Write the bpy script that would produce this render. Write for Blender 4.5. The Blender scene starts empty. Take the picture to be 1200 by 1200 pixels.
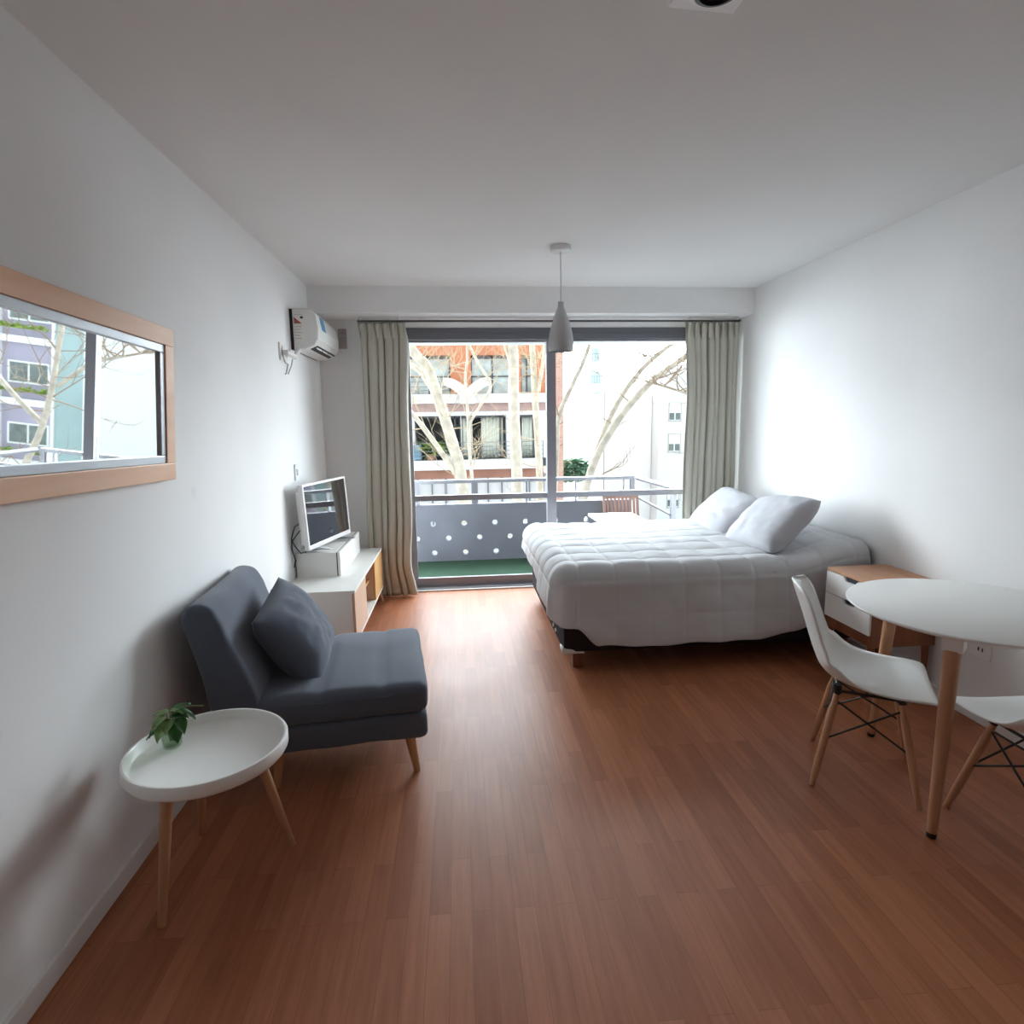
import bpy, bmesh, math, random
from math import sin, cos, pi, sqrt, radians as rad
from mathutils import Vector as V, Matrix, noise

random.seed(7)
S = bpy.context.scene
C = S.collection

# ------------------------------------------------------------------ materials
def _mat(name):
    m = bpy.data.materials.new(name); m.use_nodes = True
    nt = m.node_tree
    return m, nt, nt.nodes['Principled BSDF']

def mat(name, col, rough=.5, metal=0., spec=.5, var=0., vscale=4., bump=0., bscale=60., coat=0., sheen=0., vstretch=(1, 1, 1), col2=None, emit=None):
    m, nt, b = _mat(name)
    b.inputs['Base Color'].default_value = (*col, 1)
    b.inputs['Roughness'].default_value = rough
    b.inputs['Metallic'].default_value = metal
    b.inputs['Specular IOR Level'].default_value = spec
    b.inputs['Coat Weight'].default_value = coat
    b.inputs['Sheen Weight'].default_value = sheen
    if emit:
        b.inputs['Emission Color'].default_value = (*emit[0], 1); b.inputs['Emission Strength'].default_value = emit[1]
    tc = nt.nodes.new('ShaderNodeTexCoord')
    if var or col2:
        mp = nt.nodes.new('ShaderNodeMapping'); mp.inputs['Scale'].default_value = vstretch
        nt.links.new(tc.outputs['Object'], mp.inputs['Vector'])
        n = nt.nodes.new('ShaderNodeTexNoise'); n.inputs['Scale'].default_value = vscale; n.inputs['Detail'].default_value = 6
        nt.links.new(mp.outputs[0], n.inputs['Vector'])
        r = nt.nodes.new('ShaderNodeValToRGB')
        r.color_ramp.elements[0].position = .3; r.color_ramp.elements[1].position = .7
        c2 = col2 or tuple(min(1, c*(1+var)) for c in col)
        c1 = col if col2 else tuple(c*(1-var) for c in col)
        r.color_ramp.elements[0].color = (*c1, 1); r.color_ramp.elements[1].color = (*c2, 1)
        nt.links.new(n.outputs['Fac'], r.inputs[0]); nt.links.new(r.outputs[0], b.inputs['Base Color'])
    if bump:
        n2 = nt.nodes.new('ShaderNodeTexNoise'); n2.inputs['Scale'].default_value = bscale; n2.inputs['Detail'].default_value = 4
        nt.links.new(tc.outputs['Object'], n2.inputs['Vector'])
        bp = nt.nodes.new('ShaderNodeBump'); bp.inputs['Strength'].default_value = bump; bp.inputs['Distance'].default_value = .01
        nt.links.new(n2.outputs['Fac'], bp.inputs['Height']); nt.links.new(bp.outputs[0], b.inputs['Normal'])
    return m

def glass_mat(name, tint=(1, 1, 1), fac=.06):
    m = bpy.data.materials.new(name); m.use_nodes = True
    nt = m.node_tree; nt.nodes.clear()
    o = nt.nodes.new('ShaderNodeOutputMaterial'); t = nt.nodes.new('ShaderNodeBsdfTransparent'); g = nt.nodes.new('ShaderNodeBsdfGlossy')
    mx = nt.nodes.new('ShaderNodeMixShader'); lw = nt.nodes.new('ShaderNodeLayerWeight'); mt = nt.nodes.new('ShaderNodeMath')
    t.inputs[0].default_value = (*tint, 1); g.inputs['Roughness'].default_value = .02
    lw.inputs['Blend'].default_value = .25
    mt.operation = 'MULTIPLY'; mt.inputs[1].default_value = fac*4
    nt.links.new(lw.outputs['Fresnel'], mt.inputs[0]); nt.links.new(mt.outputs[0], mx.inputs[0])
    nt.links.new(t.outputs[0], mx.inputs[1]); nt.links.new(g.outputs[0], mx.inputs[2]); nt.links.new(mx.outputs[0], o.inputs[0])
    return m

def wood_mat(name, c1, c2, rough=.45, axis='z', scale=9.):
    st = {'x': (.12, 1.6, 1.6), 'y': (1.6, .12, 1.6), 'z': (1.6, 1.6, .12)}[axis]
    return mat(name, c1, rough, col2=c2, vscale=scale, vstretch=st, bump=.03, bscale=120)

def floor_mat():
    m, nt, b = _mat('laminate')
    N, L = nt.nodes, nt.links
    tc = N.new('ShaderNodeTexCoord'); sp = N.new('ShaderNodeSeparateXYZ'); cb = N.new('ShaderNodeCombineXYZ')
    L.new(tc.outputs['Object'], sp.inputs[0]); L.new(sp.outputs['Y'], cb.inputs['X']); L.new(sp.outputs['X'], cb.inputs['Y'])
    br = N.new('ShaderNodeTexBrick'); br.offset = .37; br.offset_frequency = 2
    br.inputs['Scale'].default_value = 1; br.inputs['Brick Width'].default_value = .62; br.inputs['Row Height'].default_value = .066
    br.inputs['Mortar Size'].default_value = .0008; br.inputs['Mortar Smooth'].default_value = .2; br.inputs['Bias'].default_value = 0
    br.inputs['Color1'].default_value = (.34, .118, .052, 1); br.inputs['Color2'].default_value = (.45, .175, .084, 1); br.inputs['Mortar'].default_value = (.26, .09, .04, 1)
    L.new(cb.outputs[0], br.inputs['Vector'])
    mp = N.new('ShaderNodeMapping'); mp.inputs['Scale'].default_value = (22, 1.4, 1)
    L.new(tc.outputs['Object'], mp.inputs['Vector'])
    n = N.new('ShaderNodeTexNoise'); n.inputs['Scale'].default_value = 2.2; n.inputs['Detail'].default_value = 8; n.inputs['Roughness'].default_value = .62
    L.new(mp.outputs[0], n.inputs['Vector'])
    r = N.new('ShaderNodeValToRGB'); r.color_ramp.elements[0].position = .28; r.color_ramp.elements[1].position = .72
    r.color_ramp.elements[0].color = (.80, .77, .75, 1); r.color_ramp.elements[1].color = (1.12, 1.13, 1.14, 1)
    L.new(n.outputs['Fac'], r.inputs[0])
    mx = N.new('ShaderNodeMixRGB'); mx.blend_type = 'MULTIPLY'; mx.inputs[0].default_value = 1
    L.new(br.outputs['Color'], mx.inputs[1]); L.new(r.outputs[0], mx.inputs[2]); L.new(mx.outputs[0], b.inputs['Base Color'])
    n3 = N.new('ShaderNodeTexNoise'); n3.inputs['Scale'].default_value = 2.5
    L.new(tc.outputs['Object'], n3.inputs['Vector'])
    mr = N.new('ShaderNodeMapRange'); mr.inputs[3].default_value = .40; mr.inputs[4].default_value = .50
    L.new(n3.outputs['Fac'], mr.inputs[0]); L.new(mr.outputs[0], b.inputs['Roughness'])
    b.inputs['Specular IOR Level'].default_value = .34
    return m

def brick_mat(name, c1, c2, mort, w=.24, h=.075):
    m, nt, b = _mat(name)
    tc = nt.nodes.new('ShaderNodeTexCoord'); sp = nt.nodes.new('ShaderNodeSeparateXYZ'); cb = nt.nodes.new('ShaderNodeCombineXYZ'); ad = nt.nodes.new('ShaderNodeMath')
    nt.links.new(tc.outputs['Object'], sp.inputs[0]); nt.links.new(sp.outputs['X'], ad.inputs[0]); nt.links.new(sp.outputs['Y'], ad.inputs[1])
    nt.links.new(ad.outputs[0], cb.inputs['X']); nt.links.new(sp.outputs['Z'], cb.inputs['Y'])
    br = nt.nodes.new('ShaderNodeTexBrick'); br.inputs['Scale'].default_value = 1; br.inputs['Brick Width'].default_value = w; br.inputs['Row Height'].default_value = h
    br.inputs['Mortar Size'].default_value = .008
    br.inputs['Color1'].default_value = (*c1, 1); br.inputs['Color2'].default_value = (*c2, 1); br.inputs['Mortar'].default_value = (*mort, 1)
    nt.links.new(cb.outputs[0], br.inputs['Vector']); nt.links.new(br.outputs['Color'], b.inputs['Base Color']); b.inputs['Roughness'].default_value = .9
    return m

def marked_wall():
    m = mat('white_paint_with_marks', (.84, .84, .835), .7, spec=.3, var=.02, vscale=2.2, bump=.06, bscale=220)
    nt = m.node_tree; N, L = nt.nodes, nt.links; b = N['Principled BSDF']
    src = b.inputs['Base Color'].links[0].from_socket
    geo = N.new('ShaderNodeTexCoord'); nz_ = N.new('ShaderNodeTexNoise'); nz_.inputs['Scale'].default_value = 9
    L.new(geo.outputs['Object'], nz_.inputs['Vector'])
    for (p, r0_, r1_, k) in (((-1.158, 2.665, 1.228), .014, .034, .10), ((-1.158, 2.84, 1.70), .05, .20, .05)):
        d = N.new('ShaderNodeVectorMath'); d.operation = 'DISTANCE'; d.inputs[1].default_value = p
        L.new(geo.outputs['Object'], d.inputs[0])
        ad = N.new('ShaderNodeMath'); ad.operation = 'MULTIPLY_ADD'; ad.inputs[1].default_value = r1_*.9; L.new(nz_.outputs['Fac'], ad.inputs[0]); L.new(d.outputs['Value'], ad.inputs[2])
        mr = N.new('ShaderNodeMapRange'); mr.inputs[1].default_value = r0_+r1_*.45; mr.inputs[2].default_value = r1_*1.45; mr.inputs[3].default_value = k; mr.inputs[4].default_value = 0
        L.new(ad.outputs[0], mr.inputs[0])
        mx_ = N.new('ShaderNodeMixRGB'); mx_.inputs[2].default_value = (.35, .34, .36, 1)
        L.new(mr.outputs[0], mx_.inputs[0]); L.new(src, mx_.inputs[1]); src = mx_.outputs[0]
    L.new(src, b.inputs['Base Color'])
    return m

M = dict(
    wallmark=marked_wall(),
    wall=mat('white_paint', (.84, .84, .835), .7, spec=.3, var=.02, vscale=2.2, bump=.06, bscale=220),
    ceil=mat('ceiling_paint', (.82, .82, .815), .8, spec=.2, var=.015, vscale=2., bump=.03, bscale=200),
    base=mat('baseboard_paint', (.80, .79, .77), .4),
    floor=floor_mat(),
    white=mat('white_lacquer', (.88, .88, .855), .32),
    whitematt=mat('white_board', (.82, .81, .775), .5),
    plastic=mat('white_plastic', (.86, .87, .855), .3),
    acw=mat('air_conditioner_white', (.80, .80, .78), .35),
    lampwhite=mat('lamp_housing_white', (.93, .93, .93), .4),
    black=mat('black', (.012, .012, .013), .45),
    dark=mat('dark_grey', (.04, .04, .045), .5),
    blue=mat('sticker_blue', (.06, .28, .50), .5),
    red=mat('sticker_red', (.35, .07, .04), .5),
    grey=mat('sticker_grey', (.45, .44, .42), .5),
    pine=wood_mat('pine_frame', (.80, .44, .25), (.90, .58, .38), .4, 'y'),
    silver=mat('silver_trim', (.50, .52, .55), .35, .5),
    mirror=mat('mirror_silver', (.93, .95, .95), .015, 1.),
    alu=mat('grey_aluminium', (.29, .29, .32), .4, .3),
    alud=mat('dark_grey_shutter', (.19, .195, .225), .5, .2),
    glass=glass_mat('window_glass', (.97, .99, .985)),
    jar=glass_mat('jar_glass', (.90, .95, .90), .10),
    curtain=mat('beige_curtain', (.54, .525, .455), .85, spec=.1, var=.04, vscale=3, bump=.05, bscale=400),
    sofa=mat('blue_grey_fabric', (.098, .115, .150), .9, spec=.12, var=.10, vscale=300, bump=.12, bscale=500, sheen=.25),
    beech=wood_mat('beech', (.46, .235, .125), (.58, .32, .18), .4, 'z'),
    beechw=wood_mat('warm_beech', (.50, .26, .11), (.60, .34, .16), .4, 'z'),
    oakdoor=wood_mat('honey_wood', (.60, .34, .12), (.70, .42, .17), .45, 'z', 5),
    oakpale=wood_mat('pale_lit_wood', (.60, .40, .28), (.68, .47, .34), .45, 'z', 5),  # console wood with the near door's different light put into its colour
    walnut=wood_mat('reddish_wood', (.19, .062, .027), (.27, .098, .045), .4, 'z'),
    nighttop=wood_mat('nightstand_wood', (.50, .24, .125), (.60, .31, .17), .4, 'y'),
    duvet=mat('white_cotton', (.58, .585, .60), .9, spec=.1, bump=.05, bscale=90),
    pillow=mat('pillow_cotton', (.52, .525, .56), .9, spec=.1, bump=.06, bscale=40),
    bedbase=mat('dark_bed_fabric', (.035, .03, .034), .9, spec=.1, var=.15, vscale=200),
    bedlegs=wood_mat('bed_leg_wood', (.16, .05, .025), (.22, .08, .04), .5, 'z'),
    screen=mat('tv_screen', (.006, .007, .012), .04, spec=.9, coat=1.),
    tvw=mat('tv_white', (.80, .79, .78), .35),
    pendant=mat('satin_grey_metal', (.50, .50, .51), .35, .35),
    steel=mat('brushed_steel', (.66, .66, .66), .3, .8),
    turf=mat('green_turf', (.040, .078, .052), .95, spec=.1, var=.35, vscale=90, bump=.5, bscale=300),
    concrete=mat('grey_concrete_paint', (.19, .19, .225), .85, var=.10, vscale=3, bump=.1, bscale=60),
    soffit=mat('soffit_paint', (.70, .70, .68), .8),
    slat=wood_mat('folding_chair_wood', (.26, .14, .11), (.34, .19, .15), .6, 'z'),
    leaf=mat('pothos_leaf', (.03, .12, .022), .35, var=.45, vscale=30),
    leafpale=mat('pothos_pale_leaf', (.20, .32, .12), .4, var=.3, vscale=30),
    water=glass_mat('water', (.86, .93, .84), .05),
    orange=mat('orange_render', (.55, .215, .115), .9, var=.06, vscale=1.2),
    brown=mat('brown_band', (.42, .21, .15), .9, var=.2, vscale=1.5),
    pinkband=mat('pink_band', (.52, .36, .33), .9, var=.12, vscale=2.5),
    brick=brick_mat('pale_brick', (.52, .26, .20), (.60, .34, .27), (.6, .5, .45)),
    slab=mat('white_slab', (.72, .72, .73), .85, var=.04, vscale=2),
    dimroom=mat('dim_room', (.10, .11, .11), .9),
    panes=mat('reflective_pane', (.42, .50, .50), .12, spec=.8, var=.35, vscale=2.2),
    panedark=mat('dark_pane', (.10, .13, .12), .12, spec=.8, var=.4, vscale=2.5),
    sheer=mat('sheer_curtain', (.72, .74, .66), .9, var=.08, vscale=12, vstretch=(1, 1, .05)),
    frame=mat('dark_window_frame', (.10, .10, .11), .5),
    iron=mat('grey_iron', (.20, .22, .23), .5, .3),
    barklit=mat('lit_plane_bark', (.56, .50, .41), .9, var=.22, vscale=5, bump=.3, bscale=30),  # lit copy of the plane bark, brighter light put into the colour
    twiglit=mat('lit_twig_bark', (.48, .38, .26), .9),  # twigs of the same trees, likewise coloured as lit
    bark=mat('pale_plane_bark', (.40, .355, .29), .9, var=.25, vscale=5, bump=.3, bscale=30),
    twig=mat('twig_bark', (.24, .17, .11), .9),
    palefac=mat('pale_facade', (.72, .77, .78), .9, var=.02, vscale=.8),
    palefac2=mat('white_facade', (.84, .86, .86), .9, var=.02, vscale=.8),
    lilac=mat('lilac_facade', (.40, .37, .46), .9, var=.06, vscale=.8),
    teal=mat('grey_green_panel', (.33, .45, .45), .6, var=.1, vscale=.7),
    bush=mat('bush_leaf', (.22, .40, .27), .8, var=.5, vscale=8),
    palm=mat('bright_leaf', (.30, .42, .08), .7, var=.3, vscale=8),
    street=mat('pale_street', (.26, .26, .26), .9, var=.1, vscale=.4),
    wingwhite=mat('wing_form_white', (.80, .82, .84), .8),
    bluecloth=mat('blue_cloth', (.20, .34, .46), .9),
    teracotta=mat('terracotta', (.45, .25, .18), .9),
    bulb=mat('lamp_glass', (.85, .85, .82), .2),
)

M['screen'].node_tree.nodes['Principled BSDF'].inputs['Coat IOR'].default_value = 2.5

# ------------------------------------------------------------------ mesh helpers
class MB:
    def __init__(s): s.bm = bmesh.new()
    def box(s, x0, x1, y0, y1, z0, z1, mtx=None, bev=0, seg=2):
        r = bmesh.ops.create_cube(s.bm, size=1.)
        vs = r['verts']
        for v in vs:
            v.co = V((x0+(v.co.x+.5)*(x1-x0), y0+(v.co.y+.5)*(y1-y0), z0+(v.co.z+.5)*(z1-z0)))
        if bev:
            es = list({e for v in vs for e in v.link_edges})
            rr = bmesh.ops.bevel(s.bm, geom=vs+es, offset=bev, segments=seg, profile=.6, affect='EDGES')
            vs = list({v for f in rr['faces'] for v in f.verts} | {v for v in vs if v.is_valid})
        if mtx is not None:
            for v in vs: v.co = mtx @ v.co
        return s
    def tube(s, pts, r, n=10, caps=True, closed=False):
        pts = [V(p) for p in pts]; k = len(pts)
        rs = r if isinstance(r, (list, tuple)) else [r]*k
        up = None; rings = []
        for i, p in enumerate(pts):
            if closed: t = pts[(i+1) % k]-pts[i-1]
            else: t = (pts[min(i+1, k-1)]-pts[max(i-1, 0)])
            t.normalize()
            if up is None:
                a = V((0, 0, 1)) if abs(t.z) < .9 else V((1, 0, 0)); up = t.cross(a).normalized()
            else:
                up = (up-t*up.dot(t)).normalized()
            w = t.cross(up)
            rings.append([s.bm.verts.new(p+(up*cos(2*pi*j/n)+w*sin(2*pi*j/n))*rs[i]) for j in range(n)])
        m = k if closed else k-1
        for i in range(m):
            A, B = rings[i], rings[(i+1) % k]
            for j in range(n): s.bm.faces.new((A[j], A[(j+1) % n], B[(j+1) % n], B[j]))
        if caps and not closed:
            s.bm.faces.new(rings[0][::-1]); s.bm.faces.new(rings[-1])
        return s
    def lathe(s, prof, n=40, c=(0, 0, 0), mtx=None):
        rings = []
        for (r, z) in prof:
            if r < 1e-6: rings.append([s.bm.verts.new((c[0], c[1], c[2]+z))])
            else: rings.append([s.bm.verts.new((c[0]+r*cos(2*pi*j/n), c[1]+r*sin(2*pi*j/n), c[2]+z)) for j in range(n)])
        for A, B in zip(rings, rings[1:]):
            for j in range(n):
                a, a2 = A[j % len(A)], A[(j+1) % n % len(A)]; b, b2 = B[j % len(B)], B[(j+1) % n % len(B)]
                f = []
                for q in (a, a2, b2, b):
                    if q not in f: f.append(q)
                if len(f) > 2: s.bm.faces.new(f)
        if mtx is not None:
            for R_ in rings:
                for v in R_: v.co = mtx @ v.co
        return s
    def grid(s, fn, nu, nv, close_u=False):
        g = [[s.bm.verts.new(fn(i/nu, j/nv)) for j in range(nv+1)] for i in range(nu+(0 if close_u else 1))]
        k = len(g)
        for i in range(nu):
            for j in range(nv):
                s.bm.faces.new((g[i][j], g[(i+1) % k][j], g[(i+1) % k][j+1], g[i][j+1]))
        return g
    def prism(s, poly, ax, a, b):
        """extrude a 2D polygon along axis ax between a and b; poly given in the two other axes in xyz order"""
        def P(q, t):
            l = list(q); l.insert('xyz'.index(ax), t); return V(l)
        A = [s.bm.verts.new(P(q, a)) for q in poly]; B = [s.bm.verts.new(P(q, b)) for q in poly]
        n = len(poly)
        for i in range(n): s.bm.faces.new((A[i], A[(i+1) % n], B[(i+1) % n], B[i]))
        s.bm.faces.new(A[::-1]); s.bm.faces.new(B)
        return s
    def quad(s, *p):
        s.bm.faces.new([s.bm.verts.new(q) for q in p]); return s

def root_of(o):
    while o.parent: o = o.parent
    return o

def obj(name, mb, m, parent=None, smooth=False, world=True, solid=0, sub=0, bev=0, weld=0, offset=0):
    bm = mb.bm
    if weld: bmesh.ops.remove_doubles(bm, verts=bm.verts, dist=weld)
    bmesh.ops.recalc_face_normals(bm, faces=bm.faces)
    if parent is not None and world:
        inv = root_of(parent).matrix_basis.inverted()
        for v in bm.verts: v.co = inv @ v.co
    me = bpy.data.meshes.new(name); bm.to_mesh(me); bm.free()
    o = bpy.data.objects.new(name, me); C.objects.link(o)
    me.materials.append(m)
    if smooth:
        for p in me.polygons: p.use_smooth = True
        if smooth != 'all': me.set_sharp_from_angle(angle=rad(smooth if smooth is not True else 40))
    if parent is not None: o.parent = parent
    if solid:
        q = o.modifiers.new('solid', 'SOLIDIFY'); q.thickness = solid; q.offset = offset
    if bev:
        q = o.modifiers.new('bevel', 'BEVEL'); q.width = bev; q.segments = 2; q.limit_method = 'ANGLE'
    if sub:
        q = o.modifiers.new('sub', 'SUBSURF'); q.levels = sub; q.render_levels = sub
    return o

def tag(o, label, cat, group=None):
    o['label'] = label; o['category'] = cat
    if group: o['group'] = group
    return o

def thing(name, label, cat, loc=(0, 0, 0), rz=0, group=None):
    o = bpy.data.objects.new(name, None); C.objects.link(o); o.empty_display_size = .05
    o.matrix_basis = Matrix.Translation(V(loc)) @ Matrix.Rotation(rz, 4, 'Z')
    return tag(o, label, cat, group)

def struct(o, label=None, cat=None):
    o['kind'] = 'structure'
    if label: o['label'] = label
    if cat: o['category'] = cat
    return o

def copy_tree(o, parent=None):
    c = o.copy(); C.objects.link(c)
    if parent is not None: c.parent = parent
    for ch in list(o.children): copy_tree(ch, c)
    return c

def nz(p, sc=1., seed=0): return noise.noise(V(p)*sc+V((seed*7.3, seed*3.1, seed*1.7)))
def sm(a, b, x):
    t = max(0, min(1, (x-a)/(b-a))); return t*t*(3-2*t)

# ------------------------------------------------------------------ room shell
xL, xR, zC, yB, yW, yK = -1.158, 2.534, 2.607, 4.958, 5.268, -2.6
struct(obj('floor', MB().box(xL-.1, xR+.1, yK-.1, yW+.0, -.12, 0), M['floor']), 'reddish brown strip laminate floor', 'floor')
struct(obj('ceiling', MB().box(xL-.1, xR+.1, yK-.1, yW+.2, zC, zC+.15), M['ceil']), 'plain white ceiling', 'ceiling')
struct(obj('wall_left', MB().box(xL-.15, xL, yK-.1, yW+.2, -.12, zC), M['wallmark']), 'white wall carrying the mirror', 'wall')
struct(obj('wall_right', MB().box(xR, xR+.15, yK-.1, yW+.2, -.12, zC), M['wall']), 'white wall behind the bed head', 'wall')
struct(obj('wall_back', MB().box(xL, xR, yK-.15, yK, 0, zC), M['wall']), 'white wall at the back of the room', 'wall')
oL, oR, oT = -.50, 2.36, 2.335
wf = MB().box(xL, oL, yW, yW+.16, -.12, zC).box(oR, xR, yW, yW+.16, -.12, zC).box(oL, oR, yW, yW+.16, oT, zC)
struct(obj('wall_far', wf, M['wall']), 'white wall around the balcony door', 'wall')
struct(obj('trim_1', MB().box(xL, xR, yB, yW, 2.40, zC), M['wall']), 'white ceiling beam above the balcony door', 'beam')
struct(obj('baseboard_left', MB().box(xL, xL+.014, yK, yW, 0, .066, bev=.003), M['base']), 'low white baseboard along the mirror wall', 'baseboard')
struct(obj('baseboard_right', MB().box(xR-.014, xR, yK, yW, 0, .066, bev=.003), M['base']), 'low white baseboard along the bed wall', 'baseboard')

# balcony door: fixed frame, two sashes, glass
D = bpy.data.objects.new('door_1', None); C.objects.link(D)
struct(D, 'grey aluminium sliding balcony door with two glazed panels', 'door')
f = MB().box(oL, oR, yW+.02, yW+.13, 2.235, oT).box(oL, oL+.045, yW+.02, yW+.13, 0, 2.235).box(oR-.045, oR, yW+.02, yW+.13, 0, 2.235)
f.box(oL, oR, yW+.0, yW+.15, -.02, .022)
obj('door_frame', f, M['alu'], D)
obj('shutter_box', MB().box(oL+.01, oR-.01, yW+.005, yW+.03, 2.24, 2.33).box(oL+.01, oR-.01, yW-.002, yW+.006, 2.283, 2.288), M['alud'], D)
def sash(x0, x1, y, tz, wide0, wide1):
    s = MB().box(x0, x0+wide0, y, y+.035, .022, 2.235).box(x1-wide1, x1, y, y+.035, .022, 2.235)
    s.box(x0+wide0, x1-wide1, y, y+.035, .022, .10).box(x0+wide0, x1-wide1, y, y+.035, 2.222, 2.25).box(x0+wide0, x1-wide1, y, y+.035, tz-.025, tz+.025)
    o = obj('sash', s, M['alu'], D)
    obj('glass_pane', MB().box(x0+wide0, x1-wide1, y+.014, y+.02, .10, tz-.025).box(x0+wide0, x1-wide1, y+.014, y+.02, tz+.025, 2.222), M['glass'], o)
sash(oL+.045, .885, yW+.075, .845, .05, .083)
sash(.802, oR-.045, yW+.035, .850, .083, .05)
struct(obj('trim_2', MB().box(oL, oR, yW-.03, yW+.0, 0, .012), M['base']), 'pale threshold strip under the balcony door', 'threshold')

# ------------------------------------------------------------------ curtains
def curtain(name, label, x0, x1, folds, edge0, edge1, seed, y=5.135, z1=2.355):
    t = thing(name, label, 'curtain', ((x0+x1)/2, y, 0), group=None)
    NU, NV = folds*14, 60
    def fn(a, b):
        z = .012+b*(z1-.012)
        e0 = edge0(z); e1 = edge1(z)
        top = sm(z1-.16, z1-.02, z)
        w = a+.022*sin(a*2*pi*3+seed)*(1-top)+.02*nz((a*3, z*.7, seed), 1)*(1-top)
        x = e0+(e1-e0)*w
        ph = a*folds*2*pi+1.1*nz((a*2.5, z*.55, seed+3), 1)*(1-top)
        amp = .052*(.7+.7*nz((a*4, z*.8, seed+9), 1))*(1-top)+.011*top
        pin = 0
        yy = y+amp*sin(ph)*(1-.35*abs(sin(ph)))+pin
        x += .012*cos(ph)*(1-top)
        if top > 0: yy += .006*sin(a*folds*6*pi)*top
        return V((x, yy, z))
    mb = MB(); mb.grid(fn, NU, NV)
    obj('drape', mb, M['curtain'], t, smooth='all', solid=.004)
    hd = MB()
    for k in range(folds):
        xx = x0+(x1-x0)*(k+.5)/folds
        hd.box(xx-.012, xx+.012, y-.028, y-.008, z1-.135, z1-.01, bev=.006)
    obj('pinch_pleats', hd, M['curtain'], t, smooth=True)
    return t
curtain('curtain', 'beige pleated curtain gathered on the TV side of the balcony door', -.795, -.415, 6,
        lambda z: -.80-.03*sm(1.6, .6, z), lambda z: -.415-.025*sm(2.3, 1.5, z)-.025*sm(.75, .3, z)*(1-sm(.3, .0, z)*1.8), 1)
curtain('curtain', 'beige pleated curtain gathered on the bed side of the balcony door', 2.005, 2.485, 8,
        lambda z: 2.005-.02*sm(1.9, 1.0, z)+.03*sm(2.3, 1.6, z), lambda z: 2.487+.012*sm(1.8, .9, z), 5)
t = thing('curtain_rail', 'thin dark curtain rail under the white ceiling beam', 'curtain rail', (.8, 5.135, 2.37))
obj('rail', MB().box(-.805, 2.495, 5.12, 5.15, 2.360, 2.371), M['dark'], t)
for x in (-.78, -.45, .85, 2.05, 2.47): obj('bracket', MB().box(x-.012, x+.012, 5.13, 5.142, 2.371, 2.40), M['plastic'], t)

# ------------------------------------------------------------------ mirror
mt_ = thing('wall_mirror', 'long mirror in a pale pine frame on the left wall', 'mirror', (xL+.006, 2.5, 1.31))
tilt = Matrix.Translation(V((xL+.006, 2.445, 1.307))) @ Matrix.Rotation(rad(-1.2), 4, 'X') @ Matrix.Rotation(rad(4.0), 4, 'Y')
mb = MB()   # local: x thickness, y from -1.3..0, z 0..0.59
Lm, Hm, Wm = 1.32, .578, .066
fr = MB()
for (y0, y1, z0, z1) in ((-Lm, 0, 0, Wm), (-Lm, 0, Hm-Wm, Hm), (-Lm, -Lm+Wm, Wm, Hm-Wm), (-Wm, 0, Wm, Hm-Wm)):
    fr.box(0, .028, y0, y1, z0, z1, mtx=tilt, bev=.003)
pf = obj('frame', fr, M['pine'], mt_)
sv = MB(); a, b = Wm, Wm+.03
for (y0, y1, z0, z1) in ((-Lm+a, -a, a, b), (-Lm+a, -a, Hm-b, Hm-a), (-Lm+a, -Lm+b, b, Hm-b), (-b, -a, b, Hm-b)):
    sv.box(.004, .022, y0, y1, z0, z1, mtx=tilt, bev=.003)
obj('inner_trim', sv, M['silver'], mt_)
obj('mirror_glass', MB().box(.004, .012, -Lm+b, -b, b, Hm-b, mtx=tilt), M['mirror'], mt_)

# ------------------------------------------------------------------ air conditioner
ac = thing('air_conditioner', 'white wall air conditioner with a blue sticker in the far left corner', 'air conditioner', (xL, 4.78, 2.04))
y0, y1 = 4.41, 5.14
prof = [(-1.140, 2.045), (-1.140, 2.332), (-1.06, 2.335), (-1.012, 2.322), (-.985, 2.28), (-.972, 2.20), (-.978, 2.12), (-.995, 2.082), (-1.06, 2.055)]
obj('body', MB().prism(prof, 'y', y0, y1), M['acw'], ac, bev=.006)
obj('back_plate', MB().box(xL, -1.139, y0-.004, y1, 2.05, 2.328), M['black'], ac)
obj('front_panel', MB().prism([(-1.013, 2.326), (-.982, 2.284), (-.967, 2.20), (-.973, 2.118), (-.979, 2.118), (-.974, 2.20), (-.988, 2.28), (-1.017, 2.32)], 'y', y0+.004, y1-.004), M['acw'], ac, bev=.002)
obj('air_outlet', MB().prism([(-.990, 2.084), (-1.042, 2.062), (-1.042, 2.058), (-.990, 2.079)], 'y', y0+.07, y1-.06), M['black'], ac)
lv = MB()
for k in range(3):
    lv.box(-1.006, -1.000, y0+.09+k*.19, y0+.25+k*.19, 2.064, 2.076)
obj('louver', lv, M['acw'], ac)
st = MB().prism([(-1.128, 2.272), (-1.075, 2.228), (-1.128, 2.228)], 'y', y0-.0012, y0)
obj('energy_label', MB().box(-1.13, -1.062, y0-.0008, y0, 2.10, 2.30), M['whitematt'], ac)
obj('label_arrows', st, M['red'], ac)
obj('label_rating', MB().box(-1.085, -1.066, y0-.0014, y0, 2.262, 2.277), M['black'], ac)
tx = MB()
for k in range(5): tx.box(-1.126, -1.08-.008*(k % 2), y0-.0014, y0, 2.205-.02*k, 2.209-.02*k)
obj('label_heading', MB().box(-1.126, -1.07, y0-.0014, y0, 2.288, 2.291), M['grey'], ac)
obj('label_print', tx, M['grey'], ac)
sb = MB().grid
def stk(a, b):
    ys = 4.545+.13*a; z = 2.20+.095*b
    x = -.9665 if z < 2.2 else -.9665-(z-2.2)*.18
    return V((x, ys, z))
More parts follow.
